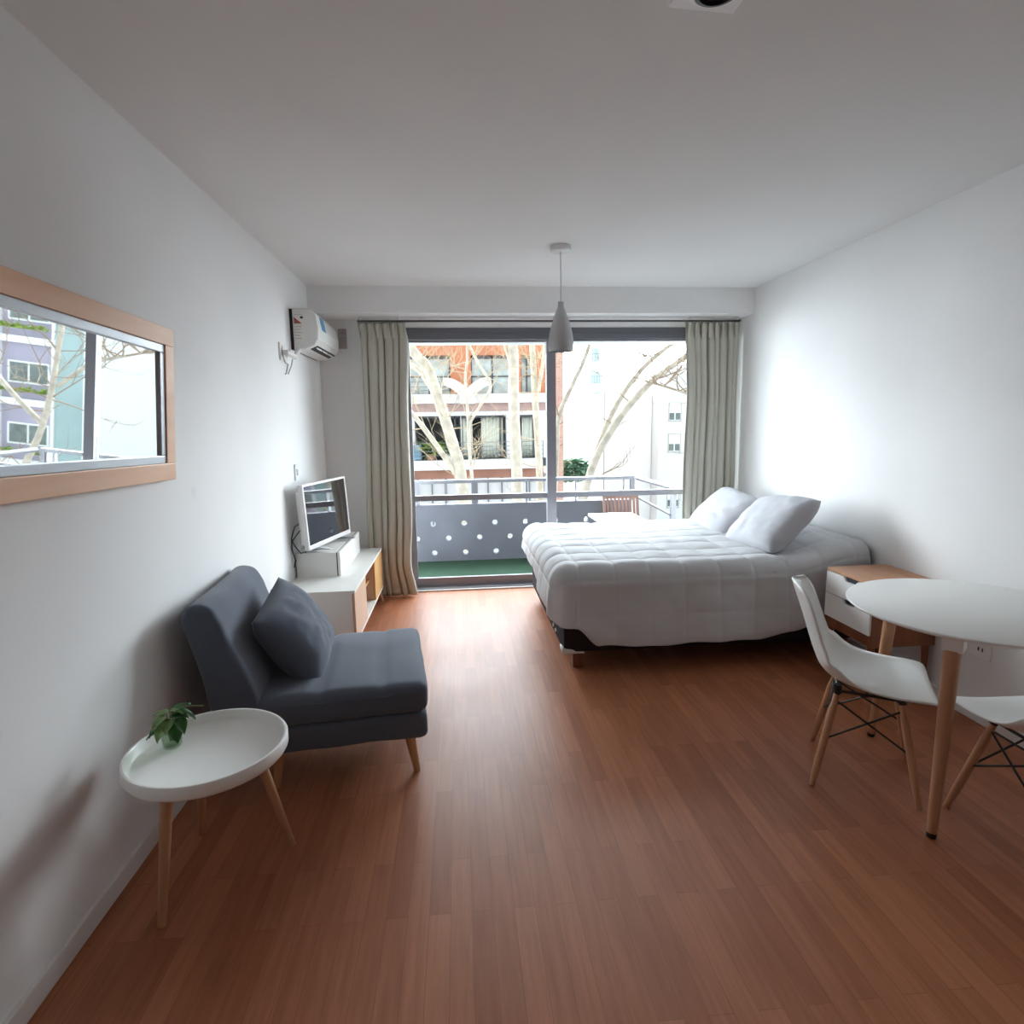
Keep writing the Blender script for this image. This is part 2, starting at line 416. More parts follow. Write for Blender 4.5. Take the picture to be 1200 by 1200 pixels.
mb = MB(); mb.grid(stk, 2, 6); obj('blue_sticker', mb, M['blue'], ac, solid=.0015)
pp = thing('pipe_stub', 'white pipe elbow with a loose grey cable beside the air conditioner', 'pipe', (xL, 4.25, 2.0))
obj('elbow', MB().tube([(xL, 4.16, 2.00), (xL+.035, 4.16, 2.00), (xL+.045, 4.20, 1.995), (xL+.05, 4.30, 1.985), (xL+.05, 4.41, 2.05)], .018, 10), M['acw'], pp, smooth=True)
obj('wall_flange', MB().box(xL-.002, xL+.012, 4.09, 4.20, 1.945, 2.06, bev=.004), M['whitematt'], pp)
obj('cable', MB().tube([(xL+.01, 4.13, 2.04), (xL+.02, 4.10, 1.98), (xL+.025, 4.14, 1.93), (xL+.02, 4.22, 1.93), (xL+.012, 4.20, 1.87), (xL+.012, 4.17, 1.86)], .0045, 6)
    .tube([(xL+.03, 4.30, 1.97), (xL+.03, 4.27, 1.93), (xL+.012, 4.235, 1.865)], .0045, 6), M['grey'], pp, smooth=True)
vg = MB()
for k in range(7): vg.box(-.985, -.925, yW-.02, yW, 2.17+k*.022, 2.182+k*.022)
vv = thing('ribbed_plate', 'small grey ribbed plate on the far wall beside the air conditioner', 'vent', (-.955, yW, 2.16))
obj('slats', vg, M['grey'], vv); obj('back_plate', MB().box(-.99, -.92, yW-.006, yW, 2.16, 2.325), M['grey'], vv)  # plain grey ribs over a grey plate

# ------------------------------------------------------------------ pendant and ceiling spot
pd = thing('pendant_lamp', 'grey satin bell shaped pendant lamp hanging in front of the balcony door', 'pendant lamp', (.68, 3.867, zC))
px, py = .68, 3.867
obj('canopy', MB().lathe([(0, zC), (.066, zC), (.066, zC-.028), (.060, zC-.034), (0, zC-.034)], 32, (px, py, 0)), M['steel'], pd, smooth=30)
obj('cord', MB().tube([(px, py, zC-.03), (px, py, 2.26)], .0028, 8), M['grey'], pd, smooth=True)
obj('lamp_holder', MB().lathe([(0, 2.272), (.018, 2.27), (.020, 2.235), (.022, 2.225), (0, 2.225)], 24, (px, py, 0)), M['pendant'], pd, smooth=30)
sh = [(.022, 2.232), (.030, 2.215), (.045, 2.175), (.060, 2.13), (.073, 2.08), (.081, 2.03), (.083, 1.99), (.078, 1.962)]
sh2 = [(r-.003, z) for r, z in reversed(sh)]
obj('lamp_shade', MB().lathe(sh+sh2, 40, (px, py, 0)), M['pendant'], pd, smooth=30)
obj('bulb', MB().lathe([(0, 1.985), (.02, 1.99), (.032, 2.01), (.034, 2.04), (.02, 2.08), (.014, 2.12), (0, 2.12)], 20, (px, py, 0)), M['bulb'], pd, smooth=True)
sp = thing('ceiling_spotlight', 'square white ceiling spotlight with a black round lamp above the room', 'ceiling light', (.69, 1.585, zC))
cx, cy = .672, 1.570
ring = MB().box(-.09, .09, -.09, .09, -.045, 0, mtx=Matrix.Translation(V((cx, cy, zC))) @ Matrix.Rotation(rad(4), 4, 'Z'), bev=.004)
obj('housing', ring, M['lampwhite'], sp)
obj('bezel', MB().lathe([(.072, zC-.0445), (.072, zC-.050), (.058, zC-.052), (.056, zC-.0445)], 36, (cx, cy, 0)), M['lampwhite'], sp, smooth=30)
obj('lamp', MB().lathe([(0, zC-.0455), (.058, zC-.0455), (.058, zC-.056), (.046, zC-.060), (.044, zC-.050), (.02, zC-.049), (0, zC-.052)], 36, (cx, cy, 0)), M['black'], sp, smooth=30)

# ------------------------------------------------------------------ switch, outlet, wall mark
sw = thing('light_switch', 'narrow white switch plate on the left wall above the TV', 'switch', (xL, 4.30, 1.13))
obj('plate', MB().box(xL, xL+.010, 4.255, 4.335, 1.13, 1.245, bev=.003), M['plastic'], sw); obj('rocker', MB().box(xL+.008, xL+.014, 4.28, 4.31, 1.165, 1.21, bev=.002), M['grey'], sw)
ou = thing('wall_outlet', 'beige double power outlet low on the right wall behind the round dining table', 'outlet', (xR, 2.57, .32))
obj('plate', MB().box(xR-.010, xR, 2.475, 2.675, .322, .415, bev=.003), M['plastic'], ou)
for y in (2.53, 2.62):
    hs = MB()
    for d in (-.011, .011): hs.box(xR-.0115, xR-.009, y+d-.003, y+d+.003, .36, .378)
    obj('socket', hs, M['black'], ou)
# ------------------------------------------------------------------ TV console
cn = thing('tv_console', 'low white TV console with wooden doors beside the curtain', 'TV console', (-.90, 4.36, 0))
cx0, cx1, cy0, cy1, cz0, cz1 = -1.148, -.688, 3.70, 5.035, .115, .467
fx = cx1-.018
obj('top', MB().box(cx0, cx1+.003, cy0, cy1, cz1-.018, cz1, bev=.0015), M['whitematt'], cn)
obj('bottom_board', MB().box(cx0, cx1, cy0, cy1, cz0, cz0+.018), M['whitematt'], cn)
obj('side_panel', MB().box(cx0, fx, cy0, cy0+.018, cz0+.018, cz1-.018), M['whitematt'], cn)
obj('side_panel', MB().box(cx0, fx, cy1-.018, cy1, cz0+.018, cz1-.018), M['whitematt'], cn)
obj('back_panel', MB().box(cx0, cx0+.008, cy0+.018, cy1-.018, cz0+.018, cz1-.018), M['oakpale'], cn)
d1, d2 = 4.155, 4.60
obj('divider', MB().box(cx0+.008, fx, d1-.018, d1, cz0+.018, cz1-.018), M['oakpale'], cn)
obj('divider', MB().box(cx0+.008, fx, d2, d2+.018, cz0+.018, cz1-.018), M['oakpale'], cn)
obj('shelf', MB().box(cx0+.008, fx-.03, d1, d2, .285, .300), M['oakdoor'], cn)
obj('door', MB().box(fx+.001, cx1, cy0+.002, d1-.001, cz0+.018, cz1-.019, bev=.001), M['oakpale'], cn)['label'] = 'near door in wood tinted pale pink as if lit'
obj('door', MB().box(fx+.001, cx1, d2+.001, cy1-.002, cz0+.018, cz1-.019, bev=.001), M['oakdoor'], cn)['label'] = 'far door in honey coloured wood'
for (x, y) in ((-1.08, 3.80), (-.755, 3.80), (-1.08, 4.96), (-.725, 4.97)):
    obj('leg', MB().tube([(x, y, cz0), (x+(.03 if x > -1 else -.02), y+(.04 if y > 4.4 else -.04), 0)], [.022, .013], 12), M['beech'], cn, smooth=30)

bx = thing('media_box', 'white wooden box standing under the TV on the console', 'box', (-1.0, 4.5, cz1))
obj('body', MB().box(-1.146, -.872, 4.10, 4.905, cz1, .636, bev=.0015), M['whitematt'], bx)
obj('gap_strip', MB().box(-.872, -.864, 4.103, 4.902, cz1, .634), M['dark'], bx)
obj('front_panel', MB().box(-.864, -.846, 4.10, 4.905, cz1, .637, bev=.0015), M['whitematt'], bx)

A, B = V((-1.045, 4.035, 0)), V((-.888, 4.705, 0))
ang = math.atan2((B-A).y, (B-A).x)
tv = thing('television', 'flat white framed television with a black screen on the white box', 'television', ((A.x+B.x)/2, (A.y+B.y)/2, .6445), ang)
W, hh = (B-A).length, .452
tv.matrix_basis = tv.matrix_basis @ Matrix.Rotation(rad(-3.0), 4, 'X')
zb = .022
b_ = .016
fr = MB().box(-W/2, W/2, -.014, .020, zb+hh-b_, zb+hh, bev=.002).box(-W/2, W/2, -.014, .020, zb, zb+.030, bev=.002)
fr.box(-W/2, -W/2+b_, -.014, .020, zb+.03, zb+hh-b_).box(W/2-b_, W/2, -.014, .020, zb+.03, zb+hh-b_)
obj('bezel', fr, M['tvw'], tv, world=False)
obj('screen', MB().box(-W/2+b_, W/2-b_, -.010, .01, zb+.03, zb+hh-b_), M['screen'], tv, world=False)
obj('back_shell', MB().box(-W/2+.02, W/2-.02, .0201, .055, zb+.03, zb+hh-.05, bev=.012), M['tvw'], tv, world=False)
for s_ in (-1, 1):
    ft = MB().prism([(-.105, 0), (-.105, .006), (-.02, .022), (.03, .022), (.085, .006), (.085, 0)], 'x', s_*W*.30-.016, s_*W*.30+.016)
    obj('foot', ft, M['silver'], tv, world=False, bev=.002)
tc_ = obj('power_cable', MB().tube([(-1.05, 4.13, .83), (-1.09, 4.10, .86), (-1.13, 4.06, .83), (-1.146, 4.035, .76), (-1.148, 4.03, .68), (-1.135, 4.05, .60), (-1.150, 4.06, .55)], .0045, 8)
      .tube([(-1.06, 4.12, .81), (-1.10, 4.06, .80), (-1.14, 4.02, .74), (-1.12, 4.05, .68), (-1.10, 4.07, .645), (-1.09, 4.11, .645)], .004, 8)
      .tube([(-1.06, 4.10, .73), (-1.07, 4.07, .70), (-1.075, 4.09, .642)], .004, 8), M['black'], smooth=True)
tag(tc_, 'black cable looping behind the TV against the left wall', 'cable')

# ------------------------------------------------------------------ sofa chair
ph = rad(6.5)
so = thing('futon_chair', 'dark blue grey folding futon chair with wooden legs', 'sofa chair', (-.16, 2.375, 0), ph)
# local: x forward (front edge at 0), y lateral (near edge at 0, far at .76)
def cushion_grid(x0, x1, y0, y1, z0, z1, r, tuft=(), sq=.0, seed=0, puff=.012):
    mb = MB(); n = 26
    bm = mb.bm
    res = bmesh.ops.create_cube(bm, size=1.)
    bmesh.ops.subdivide_edges(bm, edges=bm.edges[:], cuts=n, use_grid_fill=True)
    hx, hy, hz = (x1-x0)/2, (y1-y0)/2, (z1-z0)/2
    c = V(((x0+x1)/2, (y0+y1)/2, (z0+z1)/2))
    for v in bm.verts:
        q = V((v.co.x*2*hx, v.co.y*2*hy, v.co.z*2*hz))
        k = V((max(-hx+r, min(hx-r, q.x)), max(-hy+r, min(hy-r, q.y)), max(-hz+r, min(hz-r, q.z))))
        d = q-k
        if d.length > 1e-6: q = k+d.normalized()*min(r, d.length) if d.length > r else q
        u, w = q.x/hx, q.y/hy
        b = (1-u*u)*(1-w*w)
        q.z += puff*b*(1 if q.z > 0 else -.6)
        if q.z > hz*.5:
            for tx_ in tuft: q.z -= .014*math.exp(-((q.x+c.x-tx_)/.016)**2)
        q += V((nz(q, 5, seed), nz(q, 5, seed+1), nz(q, 5, seed+2)))*.006
        v.co = c+q
    return mb
obj('seat_cushion', cushion_grid(-.86, 0, 0, .76, .283, .415, .04, (-.44, -.20), seed=1), M['sofa'], so, world=False, smooth='all')
obj('lower_cushion', cushion_grid(-.88, -.004, .002, .758, .165, .289, .034, (), seed=2, puff=.004), M['sofa'], so, world=False, smooth='all')
def rolled(prof, y0, y1, r, ny=26, shear=0., seed=0, sag=.012):
    """closed profile (x, z) swept along y with rounded ends"""
    Q = [V((p[0], p[1], 0)) for p in prof]; n0 = len(Q); L = []
    for i in range(n0):
        a, b, c_, d_ = Q[i-1], Q[i], Q[(i+1) % n0], Q[(i+2) % n0]
        for k in range(6):
            t_ = k/6; L.append(.5*(2*b+(c_-a)*t_+(2*a-5*b+4*c_-d_)*t_**2+(3*b-a-3*c_+d_)*t_**3))
    cen = sum(L, V((0, 0, 0)))/len(L)
    mb = MB(); rings = []
    ys = [y0+r*(1-cos(pi/2*k/6)) for k in range(6)]+[y0+r+(y1-y0-2*r)*k/ny for k in range(ny+1)]+[y1-r*(1-cos(pi/2*k/6)) for k in range(5, -1, -1)]
    for y in ys:
        e = max(0, (r-(y-y0))/r, (r-(y1-y))/r)
        ins = r*(1-sqrt(max(0, 1-e*e)))
        row = []
        for q in L:
            d = q-cen; p = cen+d*max(.05, 1-ins/d.length)
            w_ = V((p.x+shear*(y-y0)/(y1-y0), y, p.y))
            w_ += V((nz(w_, 4, seed), nz(w_, 4, seed+1), nz(w_, 4, seed+2)))*sag
            row.append(mb.bm.verts.new(w_))
        rings.append(row)
    m_ = len(L)
    for A_, B_ in zip(rings, rings[1:]):
        for k in range(m_): mb.bm.faces.new((A_[k], A_[(k+1) % m_], B_[(k+1) % m_], B_[k]))
    mb.bm.faces.new(rings[0][::-1]); mb.bm.faces.new(rings[-1])
    return mb
BP = [(-.70, .32), (-.670, .40), (-.715, .55), (-.760, .68), (-.785, .755), (-.825, .812), (-.895, .818), (-.930, .775), (-.905, .66), (-.875, .50), (-.855, .38), (-.80, .32)]
obj('backrest', rolled(BP, 0, .745, .03, shear=.01, seed=5), M['sofa'], so, world=False, smooth='all')
obj('label_tag', MB().box(-.745, -.732, .738, .748, .60, .68), M['whitematt'], so, world=False)
for (x, y) in ((-.085, .05), (-.085, .70), (-.62, .06), (-.62, .70)):
    sx = .028 if x > -.3 else -.02
    obj('leg', MB().tube([(x, y, .185), (x+sx, y+(.0 if y < .3 else 0), 0)], [.024, .014], 14), M['beechw'], so, world=False, smooth=30)

def pillow_mesh(w, h, th, seed, wr=.010, pw=3.2, ps=.5, pin=.0):
    mb = MB(); n = 36
    for side in (1, -1):
        def fn(a, b):
            u, v = 2*a-1, 2*b-1
            e = (max(0, 1-abs(u)**pw))**ps*(max(0, 1-abs(v)**pw))**ps
            k0 = sqrt(max(0, 1-.5*v*v*.16)); k1 = sqrt(max(0, 1-.5*u*u*.16))
            x = u*w/2*(1-(.035+pin)*(1-v*v)*abs(u)**3)*(1-(.05-pin)*abs(v)**4)
            y = v*h/2*(1-(.04+pin)*(1-u*u)*abs(v)**3)*(1-(.05-pin)*abs(u)**4)
            z = side*th/2*e
            k = wr*(nz((u*1.7, v*1.7, side*.3), 1.5, seed)+.5*nz((u*3, v*3, side), 1.8, seed+4))
            return V((x, y, z+k*(.25+e)*(1 if abs(u) < .999 and abs(v) < .999 else .25/ (.25))*1.0 if e > 0 else z+k*.25))
        mb.grid(fn, n, n)
    return mb
cu = tag(obj('throw_cushion', pillow_mesh(.50, .43, .215, 3, wr=.008, pw=2.7, ps=.56, pin=.03), M['sofa'], smooth='all', weld=.004), 'square blue grey cushion leaning on the futon chair backrest', 'cushion')
cu.matrix_basis = Matrix.Translation(V((-.772, 2.69, .567))) @ Matrix.Rotation(rad(-2), 4, 'Z') @ Matrix.Rotation(rad(57), 4, 'Y') @ Matrix(((0, -1, 0, 0), (1, 0, 0, 0), (0, 0, 1, 0), (0, 0, 0, 1))) @ Matrix.Rotation(rad(10), 4, 'Z')

# ------------------------------------------------------------------ coffee table + plant
tx_, ty_ = -.831, 1.841
ct = thing('coffee_table', 'round white tray top coffee table with three wooden legs', 'coffee table', (tx_, ty_, 0))
tr = .241
obj('tray_top', MB().lathe([(0, .452), (tr-.02, .452), (tr-.006, .456), (tr, .466), (tr, .494), (tr-.004, .500), (tr-.010, .500), (tr-.014, .494), (tr-.018, .474), (tr-.026, .466), (0, .466)], 72, (tx_, ty_, 0)), M['white'], ct, smooth=50)
for (fx_, fy_) in ((-.946, 1.68), (-.643, 1.998), (-1.0, 2.10)):
    q = V((fx_-tx_, fy_-ty_, 0)); q0 = q.normalized()*.135
    obj('leg', MB().tube([(tx_+q0.x, ty_+q0.y, .455), (fx_, fy_, 0)], [.020, .012], 14), M['beech'], ct, smooth=30)

pl = thing('plant_jar', 'small glass jar of water holding green pothos cuttings on the coffee table', 'plant', (-.968, 1.897, .466))
pxx, pyy, pz = -.968, 1.897, .466
jr = MB().lathe([(0, .003), (.026, .003), (.029, .008), (.031, .03), (.030, .06), (.025, .072), (.026, .080), (.028, .082), (.024, .080), (.023, .072), (.027, .06), (.028, .03), (.026, .010), (0, .008)], 28, (pxx, pyy, pz))
obj('jar', jr, M['jar'], pl, smooth=40)
obj('water', MB().lathe([(0, .0085), (.0255, .0105), (.0275, .03), (.0265, .055), (0, .055)], 24, (pxx, pyy, pz)), M['water'], pl, smooth=40)
def leaf(mb, base, d, up, L, w, bend=.35):
    d = V(d).normalized(); s = d.cross(V(up)).normalized(); n = s.cross(d)
    def fn(a, b):
        t = a; ww = w*(sin(pi*min(1, t**.62))**.9 if 0 < t < 1 else 0)
        v = 2*b-1
        return V(base)+d*(L*t)+n*(-bend*L*t*t+.18*w*abs(v)*1.0)+s*(ww*v*.5)
    mb.grid(fn, 8, 4)
g1, g2, stm = MB(), MB(), MB()
lv_ = [((.010, -.004, .105), (.8, -.15, .25), .055, .050, 1), ((.008, .006, .115), (.5, .3, .35), .055, .050, 1), ((-.022, -.014, .088), (-.55, -.45, -.35), .048, .036, 1),
       ((-.008, -.016, .088), (-.2, -.8, -.5), .058, .046, 2), ((-.008, -.012, .112), (-.35, -.65, -.15), .052, .046, 2), ((.020, -.014, .085), (.45, -.7, -.75), .062, .044, 1),
       ((.022, .004, .118), (.9, .1, -.2), .060, .040, 1), ((-.028, -.018, .066), (-.75, -.6, -.1), .040, .022, 1), ((.004, -.016, .100), (.15, -.9, -.3), .05, .045, 2),
       ((-.012, .006, .11), (-.6, .1, .15), .045, .038, 2), ((.026, -.010, .10), (.7, -.5, -.6), .055, .045, 1), ((0, .004, .125), (.6, -.2, .12), .05, .02, 2)]
for (o_, d_, L_, w_, k_) in lv_:
    b0 = V((pxx, pyy, pz))+V(o_)*1.0
    stm.tube([V((pxx+.006*sin(L_*900), pyy, pz+.02)), V((pxx+o_[0]*.4, pyy+o_[1]*.4, pz+.075)), b0], .0016, 5)
    leaf(g1 if k_ == 1 else g2, b0, d_, (0, 0, 1), L_, w_)
stm.tube([(pxx+.015, pyy, pz+.115), (pxx+.06, pyy+.01, pz+.135), (pxx+.10, pyy+.02, pz+.128)], .0013, 5)
obj('stems', stm, M['leafpale'], pl, smooth=True); obj('leaves', g1, M['leaf'], pl, smooth='all', solid=.0008)
obj('pale_leaves', g2, M['leafpale'], pl, smooth='all', solid=.0008)

# ------------------------------------------------------------------ bed
bd = thing('bed', 'dark fabric bed base with a white mattress against the right wall', 'bed', (1.55, 4.15, 0))
by0, by1 = 3.375, 4.925
obj('base_box', MB().box(.605, 2.51, by0, by1, .115, .345, bev=.012), M['bedbase'], bd)
obj('mattress', MB().box(.605, 2.515, by0, by1, .347, .575, bev=.04, seg=4), M['duvet'], bd, smooth=True)
for (x, y) in ((.70, by0+.075), (.70, by1-.075), (1.56, by0+.5), (1.56, by1-.3), (2.44, by0+.075), (2.44, by1-.075)):
    obj('leg', MB().box(x-.03, x+.03, y-.03, y+.03, 0, .118, bev=.004), M['bedlegs'], bd)
cp = MB().prism([(.597, .108), (.597, .150), (.612, .140), (.66, .132), (.68, .118), (.725, .116), (.735, .106)], 'y', by0-.006, by0+.05).box(.597, .61, by0-.006, by0+.10, .108, .135)
obj('corner_guard', cp, M['plastic'], bd, bev=.003)['label'] = 'white plastic corner guard at the near foot corner'
for y in (3.66, 3.76):
    sc_ = MB(); sc_.lathe([(0, 0), (.012, 0), (.012, .006), (0, .008)], 12, mtx=Matrix.Translation(V((.605, y, .16))) @ Matrix.Rotation(rad(-90), 4, 'Y'))
    obj('side_screw', sc_, M['plastic'], bd, smooth=30)

ix0, ix1, iy0, iy1 = .655, 2.50, 3.42, 4.88
R0, ztop = .115, .645
def puff(u, v):
    a = abs(sin(pi*(u-.045)/.215)); b = abs(sin(pi*(v-.06)/.215))
    return (a**.15)*(b**.15)
def hem_z(n, e):
    if e.y < -.5 or (abs(e.x) > .01 and e.y < -.01 and e.x < 0 and n.x < ix0+.01):
        near = .176+.006*sin(n.x*9)+.003*sin(n.x*23+1)+.06*sm(1.75, 2.1, n.x)+.11*sm(2.0, 2.4, n.x)
        left = .325
        t = sm(.15, .95, -e.y)
        if e.x < 0: return left*(1-t)+(.30)*t
        return near+(.125)*(1-sm(ix0+.005, ix0+.15, n.x))
    if e.x < -.5: return .33+.11*sm(3.42, 4.2, n.y)+.01*sin(n.y*11)
    return .33
def dv(n, e, k):
    """n: point on the inner rectangle, e: outward unit vector (or 0), k: 0..1 down the flap"""
    if k == 0 or e.length < .1:
        u, v, s = n.x, n.y, 0.
        pos = V((n.x, n.y, ztop)); nor = V((0, 0, 1))
    else:
        hz_ = hem_z(n, e)
        La = R0*pi/2; Lh = max(.02, ztop-R0-hz_); s = k*(La+Lh)
        if s < La:
            t = s/R0; pos = V((n.x, n.y, ztop-R0))+e*(R0*sin(t))+V((0, 0, R0*cos(t))); nor = e*sin(t)+V((0, 0, cos(t)))
        else:
            h = s-La
            per = n.x if abs(e.y) > abs(e.x) else n.y
            flare = .035*h/.35+.012*sin(per*13+e.x*3)*sm(0, .25, h)
            pos = V((n.x, n.y, ztop-R0-h))+e*(R0+flare); nor = V(e)
        u, v = n.x+e.x*s, n.y+e.y*s
    amp = .024
    if e.length > .1 and e.y < -.3: amp = .024-.016*sm(.06, .22, s)
    p = puff(u, v)
    edge = 1-.75*sm(.93, 1., k)
    pos = pos+nor*(amp*p*edge-.004)
    q = V((u, v, .0))
    pos = pos+nor*(.010*nz(q, 3.2, 2)+.004*nz(q, 11, 5))
    pos.z += .085*sm(2.0, 2.42, pos.x)*sm(.35, .55, pos.z)
    return pos
mb = MB()
nx, ny, nk = 220, 170, 50
P2 = lambda a, b: V((ix0+a*(ix1-ix0), iy0+b*(iy1-iy0), 0))
mb.grid(lambda a, b: dv(P2(a, b), V((0, 0, 0)), 0), nx, ny)
mb.grid(lambda a, b: dv(P2(a, 0), V((0, -1, 0)), b), nx, nk)
mb.grid(lambda a, b: dv(P2(0, a), V((-1, 0, 0)), b), ny, nk)
mb.grid(lambda a, b: dv(P2(a, 1), V((0, 1, 0)), b*.8), nx, 12)
mb.grid(lambda a, b: dv(P2(0, 0), V((-cos(a*pi/2), -sin(a*pi/2), 0)), b), 14, nk)
mb.grid(lambda a, b: dv(P2(0, 1), V((-cos(a*pi/2), sin(a*pi/2), 0)), b*(1-.2*a)), 10, nk)
dvo = obj('duvet', mb, M['duvet'], smooth='all', weld=.0015, solid=.012, offset=-1)
tag(dvo, 'white quilted duvet spread over the bed with its hem hanging', 'duvet')

def place_pillow(label, c, roll, lean, yaw, w, h, th, seed):
    o = obj('bed_pillow', pillow_mesh(w, h, th, seed, wr=.009), M['pillow'], smooth='all', weld=.005)
    tag(o, label, 'pillow')
    # local x = length, y = height, z = thickness(normal)
    base = Matrix(((0, 1, 0, 0), (-1, 0, 0, 0), (0, 0, 1, 0), (0, 0, 0, 1)))   # length along -y, height along +x
    o.matrix_basis = Matrix.Translation(V(c)) @ Matrix.Rotation(rad(yaw), 4, 'Z') @ Matrix.Rotation(rad(-lean), 4, 'Y') @ base @ Matrix.Rotation(rad(roll), 4, 'Z')
    return o
place_pillow('white pillow propped at the bed head, closer to the curtain', (2.13, 4.52, .765), -6, 42, 4, .68, .46, .20, 11)
place_pillow('white pillow propped at the bed head, closer to the nightstand', (2.11, 3.80, .80), 8, 44, -6, .70, .48, .21, 21)

# ------------------------------------------------------------------ nightstand
ns = thing('nightstand', 'small wooden nightstand with two white drawers beside the bed', 'nightstand', (2.34, 3.0, 0))
x0, x1, y0, y1, z0, z1 = 2.158, 2.526, 2.805, 3.205, .285, .637
obj('top_board', MB().box(x0-.002, x1, y0, y1, z1-.016, z1, bev=.001), M['nighttop'], ns)
obj('side_panel', MB().box(x0, x1, y0, y0+.014, z0, z1-.016), M['walnut'], ns)
obj('side_panel', MB().box(x0, x1, y1-.014, y1, z0, z1-.016), M['walnut'], ns)
obj('back_panel', MB().box(x1-.008, x1, y0+.014, y1-.014, z0, z1-.016), M['walnut'], ns)
obj('apron', MB().box(x0+.004, x0+.02, y0+.014, y1-.014, z0, .345).box(x0+.02, x1-.008, y0+.014, y1-.014, .335, .345), M['walnut'], ns)
def drawer(za, zb):
    yy0, yy1 = y0+.004, y1-.016
    yc = (yy0+yy1)/2-.02
    poly = [(yy0, za), (yy1, za), (yy1, zb)]
    for k in range(13):
        t = k/12
        poly.append((yc+.062-.124*t, zb-.024*sm(0, .22, t)*sm(1, .78, t)))
    poly.append((yy0, zb))
    d = obj('drawer', MB().prism(poly, 'x', x0-.014, x0-.001), M['white'], ns)
    obj('finger_slot', MB().box(x0-.0008, x0+.0, yc-.064, yc+.064, zb-.03, zb+.001), M['black'], d)
    obj('drawer_box', MB().box(x0+.0, x1-.02, y0+.018, y1-.018, za+.008, zb-.028), M['whitematt'], d)
drawer(.495, .619); drawer(.352, .491)
for (x, y) in ((x0+.028, y0+.03), (x0+.028, y1-.03), (x1-.03, y0+.03), (x1-.03, y1-.03)):
    obj('leg', MB().tube([(x, y, z0+.02), (x+(-.012 if x < 2.3 else 0), y+(-.015 if y < 3 else .015), 0)], [.024, .014], 4), M['walnut'], ns)

# ------------------------------------------------------------------ dining table
dx, dy, dr, dz = 1.985, 2.04, .434, .765
dt = thing('dining_table', 'round white dining table on tapered wooden legs', 'dining table', (dx, dy, 0))
obj('tabletop', MB().lathe([(0, dz-.022), (dr-.03, dz-.022), (dr-.008, dz-.014), (dr, dz-.006), (dr-.001, dz-.002), (dr-.005, dz), (0, dz)], 96, (dx, dy, 0)), M['white'], dt, smooth=50)
for a in (218.7, 98.7, 338.7):
    u = V((cos(rad(a)), sin(rad(a)), 0)); O = V((dx, dy, 0))
    lg = obj('leg', MB().tube([O+u*.352+V((0, 0, dz-.075)), O+u*.413+V((0, 0, .018))], [.028, .0165], 20), M['beech'], dt, smooth=30)
    mt = Matrix.Translation(O+u*.348) @ Matrix.Rotation(rad(a), 4, 'Z')
    obj('mounting_bracket', MB().box(-.05, .026, -.032, .032, dz-.078, dz-.0225, mtx=mt, bev=.004), M['white'], lg)
    obj('foot_cap', MB().tube([O+u*.413+V((0, 0, .0185)), O+u*.415], [.0175, .015], 16), M['black'], lg, smooth=30)

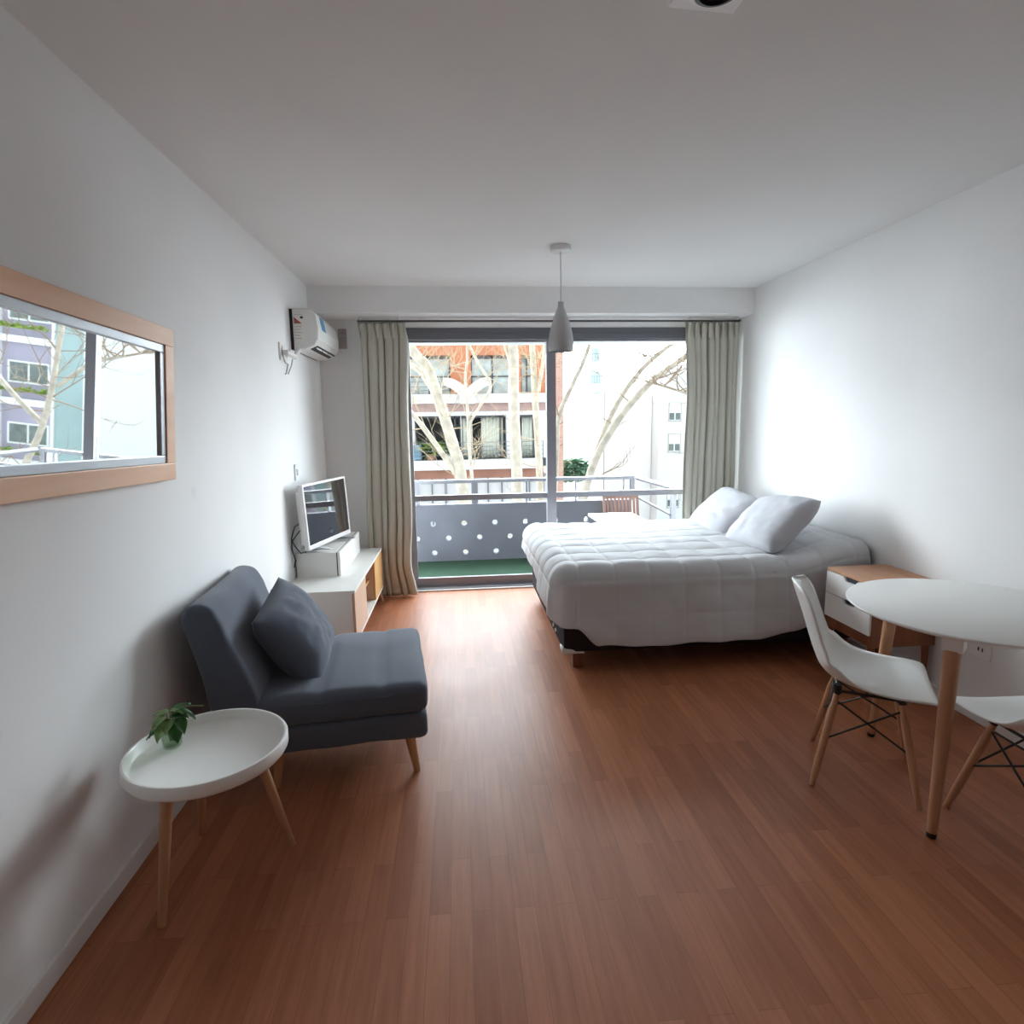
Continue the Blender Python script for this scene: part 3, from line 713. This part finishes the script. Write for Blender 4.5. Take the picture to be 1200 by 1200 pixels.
# ------------------------------------------------------------------ moulded chairs
def make_chair(label, loc, rz):
    t = thing('dining_chair', label, 'chair', (0, 0, 0), 0, 'moulded chairs at the dining table')
    # local: x forward, z up
    pr = [(.225, .402, .185), (.222, .420, .205), (.205, .432, .217), (.15, .432, .228), (.07, .424, .233), (-.02, .420, .234), (-.09, .427, .233), (-.145, .447, .230),
          (-.182, .485, .226), (-.207, .54, .220), (-.228, .60, .212), (-.250, .67, .202), (-.272, .735, .186), (-.290, .785, .155), (-.300, .814, .105), (-.304, .824, .04)]
    def samp(a):
        s = a*(len(pr)-1); i = min(int(s), len(pr)-2); fr_ = s-i
        def cat(k):
            p0, p1, p2, p3 = (pr[max(0, min(len(pr)-1, j))][k] for j in (i-1, i, i+1, i+2))
            return .5*(2*p1+(p2-p0)*fr_+(2*p0-5*p1+4*p2-p3)*fr_**2+(3*p1-p0-3*p2+p3)*fr_**3)
        return cat(0), cat(1), cat(2)
    def fn(a, b):
        x, z, w = samp(a); v = 2*b-1
        back = sm(.50, .66, a)
        seat = 1-back
        rise = .012+.055*math.exp(-((a-.46)/.17)**2)
        zz = z+seat*rise*abs(v)**2.4
        xx = x+back*(.055-.02*sm(.8, 1, a))*abs(v)**2.2+.045*math.exp(-((a-.5)/.10)**2)*abs(v)**2.4
        return V((xx, w*v, zz))
    mb = MB(); mb.grid(fn, 44, 24)
    obj('seat_shell', mb, M['plastic'], t, world=False, smooth='all', solid=.007)
    F = .19
    for (sx, sy) in ((1, 1), (1, -1), (-1, 1), (-1, -1)):
        top = V((sx*.112, sy*.105, .385)); bot = V((sx*.186, sy*.193, 0))
        mid = lambda k: top.lerp(bot, k)
        lg = obj('leg', MB().tube([mid(0), mid(.12), mid(.2), mid(.75), mid(1)], [.011, .012, .015, .0145, .0105], 14), M['beech'], t, world=False, smooth=30)
        obj('leg_cap', MB().tube([mid(-.03), mid(.02)], [.012, .012], 10), M['black'], lg, world=False, smooth=30)
    L_ = lambda sx, sy, k: V((sx*.112, sy*.105, .385)).lerp(V((sx*.186, sy*.193, 0)), k)
    w = MB()
    for (p, q) in (((1, 1), (1, -1)), ((-1, 1), (-1, -1)), ((1, 1), (-1, 1)), ((1, -1), (-1, -1))):
        w.tube([L_(*p, .08), L_(*q, .50)], .0042, 8); w.tube([L_(*q, .08), L_(*p, .50)], .0042, 8)
    obj('wire_struts', w, M['black'], t, world=False, smooth=True)
    m_ = MB()
    for s_ in (-1, 1):
        m_.tube([(.112, s_*.105, .392), (-.112, s_*.105, .392)], .006, 8); m_.tube([(s_*.112, .105, .392), (s_*.112, -.105, .392)], .006, 8)
    for sx in (-1, 1):
        for sy in (-1, 1): m_.lathe([(0, .385), (.018, .385), (.016, .418), (0, .418)], 12, (sx*.112, sy*.105, 0))
    obj('seat_mount', m_, M['black'], t, world=False, smooth=30)
    t.matrix_basis = Matrix.Translation(V(loc)) @ Matrix.Rotation(rz, 4, 'Z')
    return t
ch = make_chair('white moulded plastic chair seen in profile between nightstand and round dining table', (1.679, 2.184, 0), math.atan2(-.537, .843))
c2 = copy_tree(ch); c2['label'] = 'white moulded plastic chair tucked under the dining table at the right picture edge'
c2.matrix_basis = Matrix.Translation(V((2.035, 1.735, 0))) @ Matrix.Rotation(rad(87), 4, 'Z')

# ------------------------------------------------------------------ balcony
struct(obj('balcony_floor', MB().box(-1.6, 3.4, yW+.0, 6.56, -.25, -.012), M['concrete']), 'concrete balcony slab', 'balcony floor')
tf = obj('artificial_turf', MB().box(-1.3, 2.5, yW+.16, 6.425, -.012, .006), M['turf']); tag(tf, 'green artificial turf covering the balcony floor', 'turf')
struct(obj('balcony_ceiling', MB().box(-1.8, 2.6, yW+.16, 6.50, 2.345, 2.62), M['soffit']), 'pale underside of the balcony above', 'balcony ceiling')
# pierced parapet
def parapet():
    mb = MB(); bm = mb.bm
    X0, X1, Z0, Z1 = -1.5, 1.93, -.012, .638
    holes = []
    pitch = .343
    for r_, (zc, off) in enumerate(((.425, -.305), (.262, -.137), (.098, -.297))):
        k0 = -3
        for k in range(k0, 8):
            x = off+k*pitch
            if X0+.1 < x < X1-.1: holes.append((x, zc))
    rad_ = .031; n = 20
    from mathutils.geometry import delaunay_2d_cdt
    pts = [V((X0, Z0)), V((X1, Z0)), V((X1, Z1)), V((X0, Z1))]
    faces_c = []; edges = [(0, 1), (1, 2), (2, 3), (3, 0)]
    for (hx, hz_) in holes:
        s = len(pts)
        for j in range(n):
            pts.append(V((hx+rad_*cos(2*pi*j/n), hz_+rad_*sin(2*pi*j/n))))
        edges += [(s+j, s+(j+1) % n) for j in range(n)]
    ov, oe, of, *_ = delaunay_2d_cdt(pts, edges, [], 2, 1e-5)
    keep = []
    for fc in of:
        c = sum((ov[i] for i in fc), V((0, 0)))/len(fc)
        if all((c-V(h)).length > rad_*.98 for h in holes): keep.append(fc)
    def mk(y):
        vs = [bm.verts.new((v.x, y, v.y)) for v in ov]
        for fc in keep: bm.faces.new([vs[i] for i in fc])
        return vs
    ya, yb = 6.43, 6.53
    A, B = mk(ya), mk(yb)
    cnt = {}
    for fc in keep:
        for i in range(len(fc)):
            e = tuple(sorted((fc[i], fc[(i+1) % len(fc)]))); cnt[e] = cnt.get(e, 0)+1
    for (i, j), k in cnt.items():
        if k == 1: bm.faces.new((A[i], A[j], B[j], B[i]))
    return mb
struct(obj('parapet', parapet(), M['concrete']), 'grey balcony parapet pierced with round holes', 'parapet')
rl = thing('balcony_railing', 'grey steel handrail running above the pierced balcony parapet', 'railing', (.3, 6.48, .64))
obj('handrail', MB().box(-1.5, 1.965, 6.44, 6.51, .868, .905), M['alu'], rl)
for x, w in ((-1.2, .02), (-.46, .045), (-.155, .02), (.165, .07), (.74, .02), (1.30, .02), (1.845, .014), (1.94, .05)):
    obj('post', MB().box(x-w/2, x+w/2, 6.455, 6.495, .63, .87), M['alu'], rl)
sr = thing('balcony_side_railing', 'grey open side railing angled back from the balcony corner', 'railing', (2.2, 5.9, 0))
obj('handrail', MB().tube([(1.985, 6.43, .885), (2.27, 5.95, .80), (2.36, 5.80, .775)], .026, 4), M['alu'], sr)
obj('lower_rail', MB().tube([(1.93, 6.44, .70), (2.23, 6.0, .52)], .013, 6), M['alu'], sr)
obj('lower_rail', MB().tube([(1.93, 6.44, .33), (2.28, 5.95, .33)], .013, 6), M['alu'], sr)
obj('post', MB().box(2.225, 2.275, 5.965, 6.015, .006, .82), M['alu'], sr)
obj('post', MB().box(1.925, 1.965, 6.432, 6.438, .64, .87), M['alu'], sr)
# folding chair on the balcony
fc = thing('folding_chair', 'reddish slatted wooden folding chair on the balcony', 'chair', (1.76, 6.15, .008))
Mx = Matrix.Translation(V((1.765, 6.15, .0085))) @ Matrix.Rotation(rad(-12), 4, 'X')
s1 = MB()
bkz0, bkz1 = .44, .715
obj('back_frame', MB().box(-.20, -.175, -.012, .012, .0, bkz1, mtx=Mx).box(.175, .20, -.012, .012, .0, bkz1, mtx=Mx).box(-.20, .20, -.014, .014, bkz1-.035, bkz1, mtx=Mx).box(-.20, .20, -.014, .014, bkz0, bkz0+.03, mtx=Mx), M['slat'], fc)
for k in range(8):
    x = -.147+k*.042
    s1.box(x-.011, x+.011, -.007, .007, bkz0+.02, bkz1-.02, mtx=Mx)
obj('back_slats', s1, M['slat'], fc)
s2 = MB()
for k in range(7): s2.box(1.57, 1.96, 5.86+k*.045, 5.893+k*.045, .43, .447)
obj('seat_slats', s2, M['slat'], fc)
for x in (1.58, 1.95): obj('leg', MB().tube([(x, 5.84, .012), (x, 6.18, .44)], .013, 6), M['slat'], fc)
bt = thing('balcony_table', 'small white table beside the folding chair on the balcony', 'table', (1.55, 5.78, .006))
obj('table_top', MB().box(1.335, 1.80, 5.56, 6.00, .535, .56, bev=.004), M['white'], bt)
obj('pedestal', MB().tube([(1.45, 5.74, .02), (1.45, 5.74, .535)], .02, 14), M['white'], bt, smooth=30)
obj('base', MB().lathe([(0, .006), (.11, .006), (.11, .016), (.03, .03), (0, .03)], 28, (1.45, 5.74, 0)), M['white'], bt, smooth=30)

# ------------------------------------------------------------------ outside
struct(obj('street', MB().box(-40, 60, 6.6, 70, -7.2, -7), M['street']), 'pale street below the balcony', 'street')
ba = thing('apartment_building', 'orange apartment building with white balcony slabs across the street', 'building', (-3, 25, -7))
Y = 25.
XB0, XB1 = -14., 4.48
wins = [(-6.2, -3.4, 2.77, 4.36), (-2.05, -.245, 2.77, 4.36), (.609, 2.42, 2.77, 4.36), (2.70, 3.25, 2.77, 4.36)]
fcd = MB().box(XB0, 4.1, Y, Y+9, 4.36, 5.6)
xs = [XB0]+[c_ for w in wins for c_ in w[:2]]+[4.1]
for i in range(0, len(xs), 2): fcd.box(xs[i], xs[i+1], Y, Y+.5, 2.385, 4.36)
fcd.box(XB0, 4.1, Y, Y+.5, 2.385, 2.77)
obj('facade', fcd, M['orange'], ba)
obj('brick_pier', MB().box(4.1, XB1, Y-.05, Y+9, -7, 5.6), M['brick'], ba)
obj('balcony_slab', MB().box(XB0, 3.9, Y-.55, Y, 2.50, 2.76).box(XB0, 3.9, Y-.6, Y-.3, 2.385, 2.52), M['slab'], ba)
obj('band', MB().box(XB0, 4.1, Y-.05, Y+.4, 2.06, 2.385), M['pinkband'], ba)['label'] = 'pinkish band under the upper slab'
obj('lintel', MB().box(XB0, 4.1, Y-.1, Y+.4, 1.89, 2.06), M['slab'], ba)
lop = [(-6.2, -3.0), (-1.80, .12), (.15, 2.05), (2.40, 3.35)]
xs = [XB0]+[c_ for w in lop for c_ in w]+[4.1]
for i in range(0, len(xs), 2): obj('pier', MB().box(xs[i], xs[i+1], Y, Y+.6, .07, 1.89), M['slab'], ba)
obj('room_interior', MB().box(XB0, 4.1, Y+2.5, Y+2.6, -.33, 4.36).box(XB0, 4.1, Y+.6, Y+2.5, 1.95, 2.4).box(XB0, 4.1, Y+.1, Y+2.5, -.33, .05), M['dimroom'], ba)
obj('balcony_slab', MB().box(XB0, 3.5, Y-.6, Y, -.10, .07).box(XB0, 3.5, Y-.62, Y-.3, -.33, -.02), M['slab'], ba)
obj('band', MB().box(XB0, 3.6, Y-.1, Y+.6, -.73, -.33), M['brown'], ba)['label'] = 'brown band under the lower slab'
obj('ground_storey', MB().box(XB0, 4.1, Y+.3, Y+9, -7, -.73), M['slab'], ba)
gr = MB()
for k in range(15): gr.box(-4.8+k*.6, -4.74+k*.6, Y+.2, Y+.26, -3, -.75)
obj('entrance_grille', gr, M['iron'], ba)
for (a, b, c_, d_) in wins:
    w = obj('window', MB().box(a, b, Y+.30, Y+.36, d_-.12, d_).box(a, a+.06, Y+.30, Y+.36, c_, d_).box(b-.06, b, Y+.30, Y+.36, c_, d_).box((a+b)/2-.03, (a+b)/2+.03, Y+.30, Y+.36, c_, d_).box(a, b, Y+.30, Y+.36, c_+.72, c_+.77), M['frame'], ba)
    obj('pane', MB().box(a, b, Y+.37, Y+.40, c_, d_), M['panes'], w)
for (a, b, m_) in ((.12, .62, 'sheer'), (1.0, 1.95, 'sheer'), (2.75, 3.30, 'sheer'), (-6.2, -4.5, 'sheer')):
    mb = MB(); mb.grid(lambda s_, t_: V((a+(b-a)*s_, Y+.45+.04*sin(s_*(b-a)*40), .08+1.8*t_)), 60, 2)
    obj('curtain', mb, M[m_], ba, smooth='all', solid=.01)
for (a, b) in ((.12, 2.05), (2.40, 3.35), (-1.8, .12)):
    w = obj('window', MB().box(a, a+.05, Y+.32, Y+.38, .07, 1.89).box(b-.05, b, Y+.32, Y+.38, .07, 1.89).box(a+(b-a)*.86, a+(b-a)*.86+.06, Y+.32, Y+.38, .07, 1.89).box(a, b, Y+.32, Y+.38, 1.80, 1.89), M['frame'], ba)
rg = MB()
for z in (.78, .60, .43, .26): rg.box(XB0, 3.5, Y-.58, Y-.55, z, z+.022)
for k in range(14): rg.box(-13+k*1.27, -12.97+k*1.27, Y-.58, Y-.55, .07, .80)
obj('railing', rg, M['iron'], ba)['label'] = 'thin grey railing of the lower balcony'
rg = MB()
for z in (3.42, 3.24, 3.05, 2.9): rg.box(XB0, -.3, Y-.53, Y-.50, z, z+.022)
for k in range(10): rg.box(-13+k*1.27, -12.97+k*1.27, Y-.53, Y-.50, 2.76, 3.44)
obj('railing', rg, M['iron'], ba)['label'] = 'thin grey railing of the upper balcony'
# wing-shaped white form at the upper balcony
cnp = MB()
for s_ in (-1, 1):
    def fn(a, b):
        x = .42+s_*(.0+.95*a); z = 2.62+.62*(1-(1-a)**2)*1.0-.0
        wv = .62*(1-.62*a)+.05
        return V((x, Y-.75+.12*sin(a*3)+.25*(b-.5), z+wv*(b-.5)))
    cnp.grid(fn, 16, 6)
cnp.box(.12, .72, Y-.95, Y-.62, 2.35, 2.75, bev=.05)
tag(obj('wing_form', cnp, M['wingwhite'], smooth=True, solid=.03), 'white wing shaped form at the upper orange balcony', 'canopy')
# plants on the lower balcony
def blob_plant(name, label, cat, c, r, n, L, w, m, seed, pot=True, bend=.5, up=.5, group=None):
    rnd = random.Random(seed)
    t = thing(name, label, cat, (c[0], c[1], c[2]), group=group)
    lf = MB()
    for k in range(n):
        a = rnd.uniform(0, 2*pi); e = rnd.uniform(-.1, 1)*up
        d = V((cos(a), sin(a), e+rnd.uniform(0, .6))); o_ = V(c)+V((rnd.uniform(-r, r)*.6, rnd.uniform(-r, r)*.6, r*rnd.uniform(.5, 1.5)))
        leaf(lf, o_, d, (0, 0, 1), L*rnd.uniform(.7, 1.3), w, bend)
    obj('foliage', lf, M[m], t, smooth='all')
    if pot:
        obj('pot', MB().lathe([(0, 0), (.16, 0), (.20, .26), (.18, .26), (.17, .22), (0, .22)], 20, c), M['teracotta' if seed % 2 else 'slab'], t, smooth=30)
    return t
blob_plant('balcony_plant', 'bright yellow green fronded plant on the lower balcony opposite', 'plant', (-1.15, Y-.3, .07), .45, 46, .62, .10, 'palm', 3)
blob_plant('balcony_plant', 'dark green bushy plant beside the fronded one on the lower balcony opposite', 'plant', (-.35, Y-.28, .07), .38, 70, .28, .14, 'bush', 4)
tag(obj('hanging_cloth', MB().box(-1.92, -1.52, Y-.54, Y-.5, .12, .72, bev=.02), M['bluecloth']), 'pale blue cloth hanging on the lower balcony railing opposite', 'cloth')
blob_plant('street_bush', 'green bush beside the brick corner across the street', 'bush', (5.6, 29, -1.95), 1.05, 420, .5, .3, 'bush', 8, pot=False)

bb = thing('balcony_tower', 'pale tower with stacked balconies far down the street', 'building', (9.4, 40, -7))
obj('facade', MB().box(8.6, 9.95, 40, 47, -7, 5), M['palefac2'], bb)
for k in range(7):
    z = -3.3+k*1.45
    p_ = obj('balcony', MB().box(8.9, 9.95, 39.3, 40, z, z+.14), M['palefac'], bb)
    g = MB()
    for j in range(6): g.box(8.95+j*.19, 8.98+j*.19, 39.32, 39.36, z+.14, z+.6)
    g.box(8.9, 9.95, 39.3, 39.36, z+.6, z+.65)
    obj('balcony_rail', g, M['iron'], p_)
    obj('window', MB().box(9.1, 9.7, 39.97, 40.0, z+.2, z+1.1), M['teal'], bb)
bc = thing('blank_building', 'tall white building with a blank wall across the street', 'building', (9, 30, -7))
obj('facade', MB().box(7.46, 10.02, 30, 38, -7, 3.0), M['palefac2'], bc)
obj('drain_pipe', MB().tube([(7.5, 29.96, -7), (7.5, 29.96, 3.2)], .03, 8), M['grey'], bc)
be = thing('far_building', 'distant white building behind the bush', 'building', (7, 48, -7))
obj('facade', MB().box(3, 9.5, 48, 56, -7, 3.5), M['palefac2'], be)
obj('window', MB().box(7.75, 8.5, 47.96, 48, -.3, .8), M['teal'], be)
bdg = thing('windowed_building', 'pale bluish building with small shuttered windows at the right', 'building', (12, 29, -7))
obj('facade', MB().box(10.05, 14.7, 29, 44, -7, 4.0), M['palefac'], bdg)
for z in (-2.9, -.05, 1.50):
    for x in (10.55,):
        w = obj('window', MB().box(x, x+.66, 28.95, 29.02, z, z+.05).box(x, x+.66, 28.97, 29.02, z+.92, z+.95).box(x, x+.04, 28.97, 29.02, z, z+.95).box(x+.62, x+.66, 28.97, 29.02, z, z+.95), M['grey'], bdg)
        obj('shutter', MB().box(x+.04, x+.62, 28.98, 29.01, z+.45, z+.92), M['palefac2'], w)
        obj('pane', MB().box(x+.06, x+.30, 28.99, 29.01, z+.10, z+.43).box(x+.37, x+.60, 28.99, 29.01, z+.10, z+.43), M['panedark'], w)
bl = thing('lilac_building', 'lilac grey building with green glazed bays seen in the mirror', 'building', (17, 28, -7))
obj('facade', MB().box(14.75, 25, 29.4, 40, -7, 5.2), M['lilac'], bl)
for x in (14.9, 18.8, 22.7):
    obj('glazed_bay', MB().box(x, x+1.25, 29.0, 29.4, -7, 5.2), M['teal'], bl)
    obj('edge_pilaster', MB().box(x-.12, x+.0, 28.9, 29.4, -7, 5.2).box(x+1.25, x+1.37, 28.9, 29.4, -7, 5.2), M['palefac2'], bl)
for k, z in enumerate((-5, -2.2, .6, 3.4)):
    for x in (16.3, 20.2):
        obj('floor_band', MB().box(x, x+2.4, 29.15, 29.4, z-.5, z-.2), M['palefac2'], bl)
        w = obj('window', MB().box(x+.3, x+2.1, 29.33, 29.4, z+.5, z+1.5), M['palefac2'], bl)
        obj('pane', MB().box(x+.4, x+1.15, 29.31, 29.335, z+.58, z+1.42).box(x+1.25, x+2.0, 29.31, 29.335, z+.58, z+1.42), M['panedark'], w)
    if k in (1, 2, 3):
        g = MB(); rnd = random.Random(k)
        for j in range(60): leaf(g, V((16.5+rnd.uniform(0, 2), 29.0, z+.1)), V((rnd.uniform(-1, 1), rnd.uniform(-1, .3), rnd.uniform(.2, 1))), (0, 0, 1), .35, .18)
        obj('planter_greenery', g, M['palm'], bl)

# trees -----------------------------------------------------------
def branchlet(tw, p, d, L, r, depth, rnd):
    pts = [p]; q = V(p); dd = V(d).normalized()
    n = 5
    for i in range(n):
        dd = (dd+V((rnd.uniform(-1, 1), rnd.uniform(-.6, .6), rnd.uniform(-.6, .9)))*.22).normalized()
        q = q+dd*L/n; pts.append(q.copy())
        if depth > 0 and i > 0 and rnd.random() < .8:
            branchlet(tw, q.copy(), (dd+V((rnd.uniform(-1, 1), rnd.uniform(-.6, .6), rnd.uniform(-.5, 1)))*.9), L*.55, r*.55, depth-1, rnd)
    tw.tube(pts, [r*(1-.75*i/n) for i in range(n+1)], 5, caps=False)
def tree(label, limbs, seed, ntw=16, Lt=1.3, rt=.018, lit=False, group='bare street trees', tw_from=.25):
    rnd = random.Random(seed)
    b0 = limbs[0][0][0]
    t = thing('bare_tree', label, 'tree', b0, group=group)
    tk, tw = MB(), MB()
    for pts, r0, r1 in limbs:
        P_ = [V(p) for p in pts]
        # resample with a Catmull-Rom curve
        Q = []
        for i in range(len(P_)-1):
            a, b, c_, d_ = P_[max(0, i-1)], P_[i], P_[i+1], P_[min(len(P_)-1, i+2)]
            for k in range(6):
                s_ = k/6
                Q.append(.5*(2*b+(c_-a)*s_+(2*a-5*b+4*c_-d_)*s_**2+(3*b-a-3*c_+d_)*s_**3))
        Q.append(P_[-1])
        n = len(Q)
        rr = [(r0+(r1-r0)*i/(n-1))*(1+.10*nz((i*.9, seed, r0), 1)) for i in range(n)]
        tk.tube(Q, rr, 10)
        for k in range(ntw):
            i = int(rnd.uniform(tw_from, .98)*(n-1)); p = Q[i]
            if p.z < -2.2: continue
            d = V((rnd.uniform(-1, 1), rnd.uniform(-.7, .5), rnd.uniform(-.15, 1)))
            branchlet(tw, p, d, Lt*rnd.uniform(.5, 1.2), rt*rnd.uniform(.6, 1.3), 2, rnd)
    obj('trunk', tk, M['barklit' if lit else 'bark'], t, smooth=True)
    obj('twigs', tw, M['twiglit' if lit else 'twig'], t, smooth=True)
    return t
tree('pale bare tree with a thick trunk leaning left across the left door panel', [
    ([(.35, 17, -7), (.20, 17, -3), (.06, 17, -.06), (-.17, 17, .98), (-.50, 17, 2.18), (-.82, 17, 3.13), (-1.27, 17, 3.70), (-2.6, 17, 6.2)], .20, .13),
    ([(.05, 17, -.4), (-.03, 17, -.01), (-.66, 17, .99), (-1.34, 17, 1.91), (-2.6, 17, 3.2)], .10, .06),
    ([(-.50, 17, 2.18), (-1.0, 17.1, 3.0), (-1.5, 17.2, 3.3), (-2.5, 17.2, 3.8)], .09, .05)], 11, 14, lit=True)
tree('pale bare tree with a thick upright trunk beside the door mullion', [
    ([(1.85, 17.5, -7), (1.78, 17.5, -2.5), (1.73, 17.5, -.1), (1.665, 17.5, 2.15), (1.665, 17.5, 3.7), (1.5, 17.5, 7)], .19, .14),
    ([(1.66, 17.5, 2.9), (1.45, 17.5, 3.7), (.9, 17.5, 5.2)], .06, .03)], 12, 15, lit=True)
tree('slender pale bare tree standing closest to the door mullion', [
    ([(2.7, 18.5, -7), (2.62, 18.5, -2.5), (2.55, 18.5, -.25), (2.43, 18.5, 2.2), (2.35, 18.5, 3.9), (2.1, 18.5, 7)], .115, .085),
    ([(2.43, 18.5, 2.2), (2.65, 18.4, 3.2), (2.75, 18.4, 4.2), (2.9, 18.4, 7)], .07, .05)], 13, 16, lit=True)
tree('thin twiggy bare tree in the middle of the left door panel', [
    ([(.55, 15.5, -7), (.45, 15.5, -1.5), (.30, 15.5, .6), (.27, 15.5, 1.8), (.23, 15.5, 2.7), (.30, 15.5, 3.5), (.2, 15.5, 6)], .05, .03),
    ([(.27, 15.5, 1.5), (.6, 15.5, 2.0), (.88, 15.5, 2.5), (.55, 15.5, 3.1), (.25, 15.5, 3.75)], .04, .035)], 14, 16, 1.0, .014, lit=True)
tree('bare tree with two parallel limbs leaning right across the right door panel', [
    ([(3.0, 16, -7), (3.2, 16, -2.5), (3.58, 16, -.05), (4.29, 16, 1.42), (5.24, 16, 2.52), (6.18, 16, 3.2), (8.2, 16, 4.6)], .13, .07),
    ([(3.4, 16.3, -.7), (3.75, 16.3, .35), (4.30, 16.3, 1.75), (5.0, 16.3, 2.8), (5.8, 16.3, 3.5), (7, 16.3, 4.2)], .09, .05)], 15, 9)
tree('slim bare tree rising just right of the door mullion', [
    ([(2.5, 16.5, -7), (2.62, 16.5, -2), (2.75, 16.5, .3), (2.83, 16.5, 1.65), (3.24, 16.5, 2.6), (3.65, 16.5, 3.5), (4.4, 16.5, 6)], .09, .05)], 16, 8)
tree('wide spreading bare tree at the far right seen in the mirror', [
    ([(8.2, 14.5, -7), (8.0, 14.5, -2), (7.2, 14.5, .5), (6.9, 14.5, 2.2), (6.6, 14.5, 4.5)], .09, .04),
    ([(7.2, 14.5, .5), (8.4, 14.5, 1.8), (9.2, 14.5, 3.6), (9.6, 14.5, 5)], .06, .03),
    ([(6.9, 14.5, 1.4), (6.2, 14.5, 2.0), (5.4, 14.5, 2.3), (4.7, 14.5, 2.5)], .05, .02)], 17, 22, 1.5, .016)

# ------------------------------------------------------------------ light and camera
SKY_LO, SKY_HI = 1.35, 19.0
w = bpy.data.worlds.new('World'); S.world = w; w.use_nodes = True
bgn = w.node_tree.nodes['Background']
bgn.inputs['Color'].default_value = (.86, .93, 1.0, 1)
# hazy backlit sky: bright on the far side of the street (where the sun stands), dim behind our own building
wn, wl = w.node_tree.nodes, w.node_tree.links
tcw = wn.new('ShaderNodeTexCoord'); sx_ = wn.new('ShaderNodeSeparateXYZ'); mr_ = wn.new('ShaderNodeMapRange')
mr_.interpolation_type = 'SMOOTHSTEP'
mr_.inputs['From Min'].default_value = -.05; mr_.inputs['From Max'].default_value = .75; mr_.inputs['To Min'].default_value = SKY_LO; mr_.inputs['To Max'].default_value = SKY_HI
wl.new(tcw.outputs['Generated'], sx_.inputs[0]); wl.new(sx_.outputs['Y'], mr_.inputs['Value']); mz_ = wn.new('ShaderNodeMapRange'); mz_.interpolation_type = 'SMOOTHSTEP'
mz_.inputs['From Min'].default_value = .17; mz_.inputs['From Max'].default_value = .45; mz_.inputs['To Min'].default_value = 1; mz_.inputs['To Max'].default_value = .62
ml_ = wn.new('ShaderNodeMath'); ml_.operation = 'MULTIPLY'
wl.new(sx_.outputs['Z'], mz_.inputs['Value']); wl.new(mr_.outputs[0], ml_.inputs[0]); wl.new(mz_.outputs[0], ml_.inputs[1]); wl.new(ml_.outputs[0], bgn.inputs['Strength'])
pl_ = bpy.data.lights.new('window_portal', 'AREA'); pl_.shape = 'RECTANGLE'; pl_.size = 2.86; pl_.size_y = 2.3
po = bpy.data.objects.new('window_portal', pl_); C.objects.link(po); po.location = ((oL+oR)/2, yW+.2, 1.16); po.rotation_euler = (rad(-90), 0, 0)
pl_.cycles.is_portal = True

cam = bpy.data.cameras.new('Camera'); co = bpy.data.objects.new('Camera', cam); C.objects.link(co)
fpx, yaw, pitch, roll = 687.32, .0888, .1484, .0164
fw = V((sin(yaw)*cos(pitch), cos(yaw)*cos(pitch), -sin(pitch)))
r0 = V((cos(yaw), -sin(yaw), 0)); d0 = fw.cross(r0)
r_ = r0*cos(roll)+d0*sin(roll); d_ = -r0*sin(roll)+d0*cos(roll)
mx = Matrix.Identity(4)
for i in range(3):
    mx[i][0] = r_[i]; mx[i][1] = -d_[i]; mx[i][2] = -fw[i]
mx[2][3] = 1.5
co.matrix_world = mx
cam.sensor_width = 36; cam.sensor_fit = 'HORIZONTAL'; cam.lens = fpx/1200*36
cam.clip_start = .05; cam.clip_end = 200
S.camera = co
S.view_settings.view_transform = 'Standard'; S.view_settings.look = 'None'
S.view_settings.exposure = .88; S.view_settings.gamma = 1; S.view_settings.use_curve_mapping = False
S.cycles.max_bounces = 12; S.cycles.diffuse_bounces = 8; S.cycles.transparent_max_bounces = 12
S.cycles.sample_clamp_indirect = 10
S.cycles.use_denoising = True
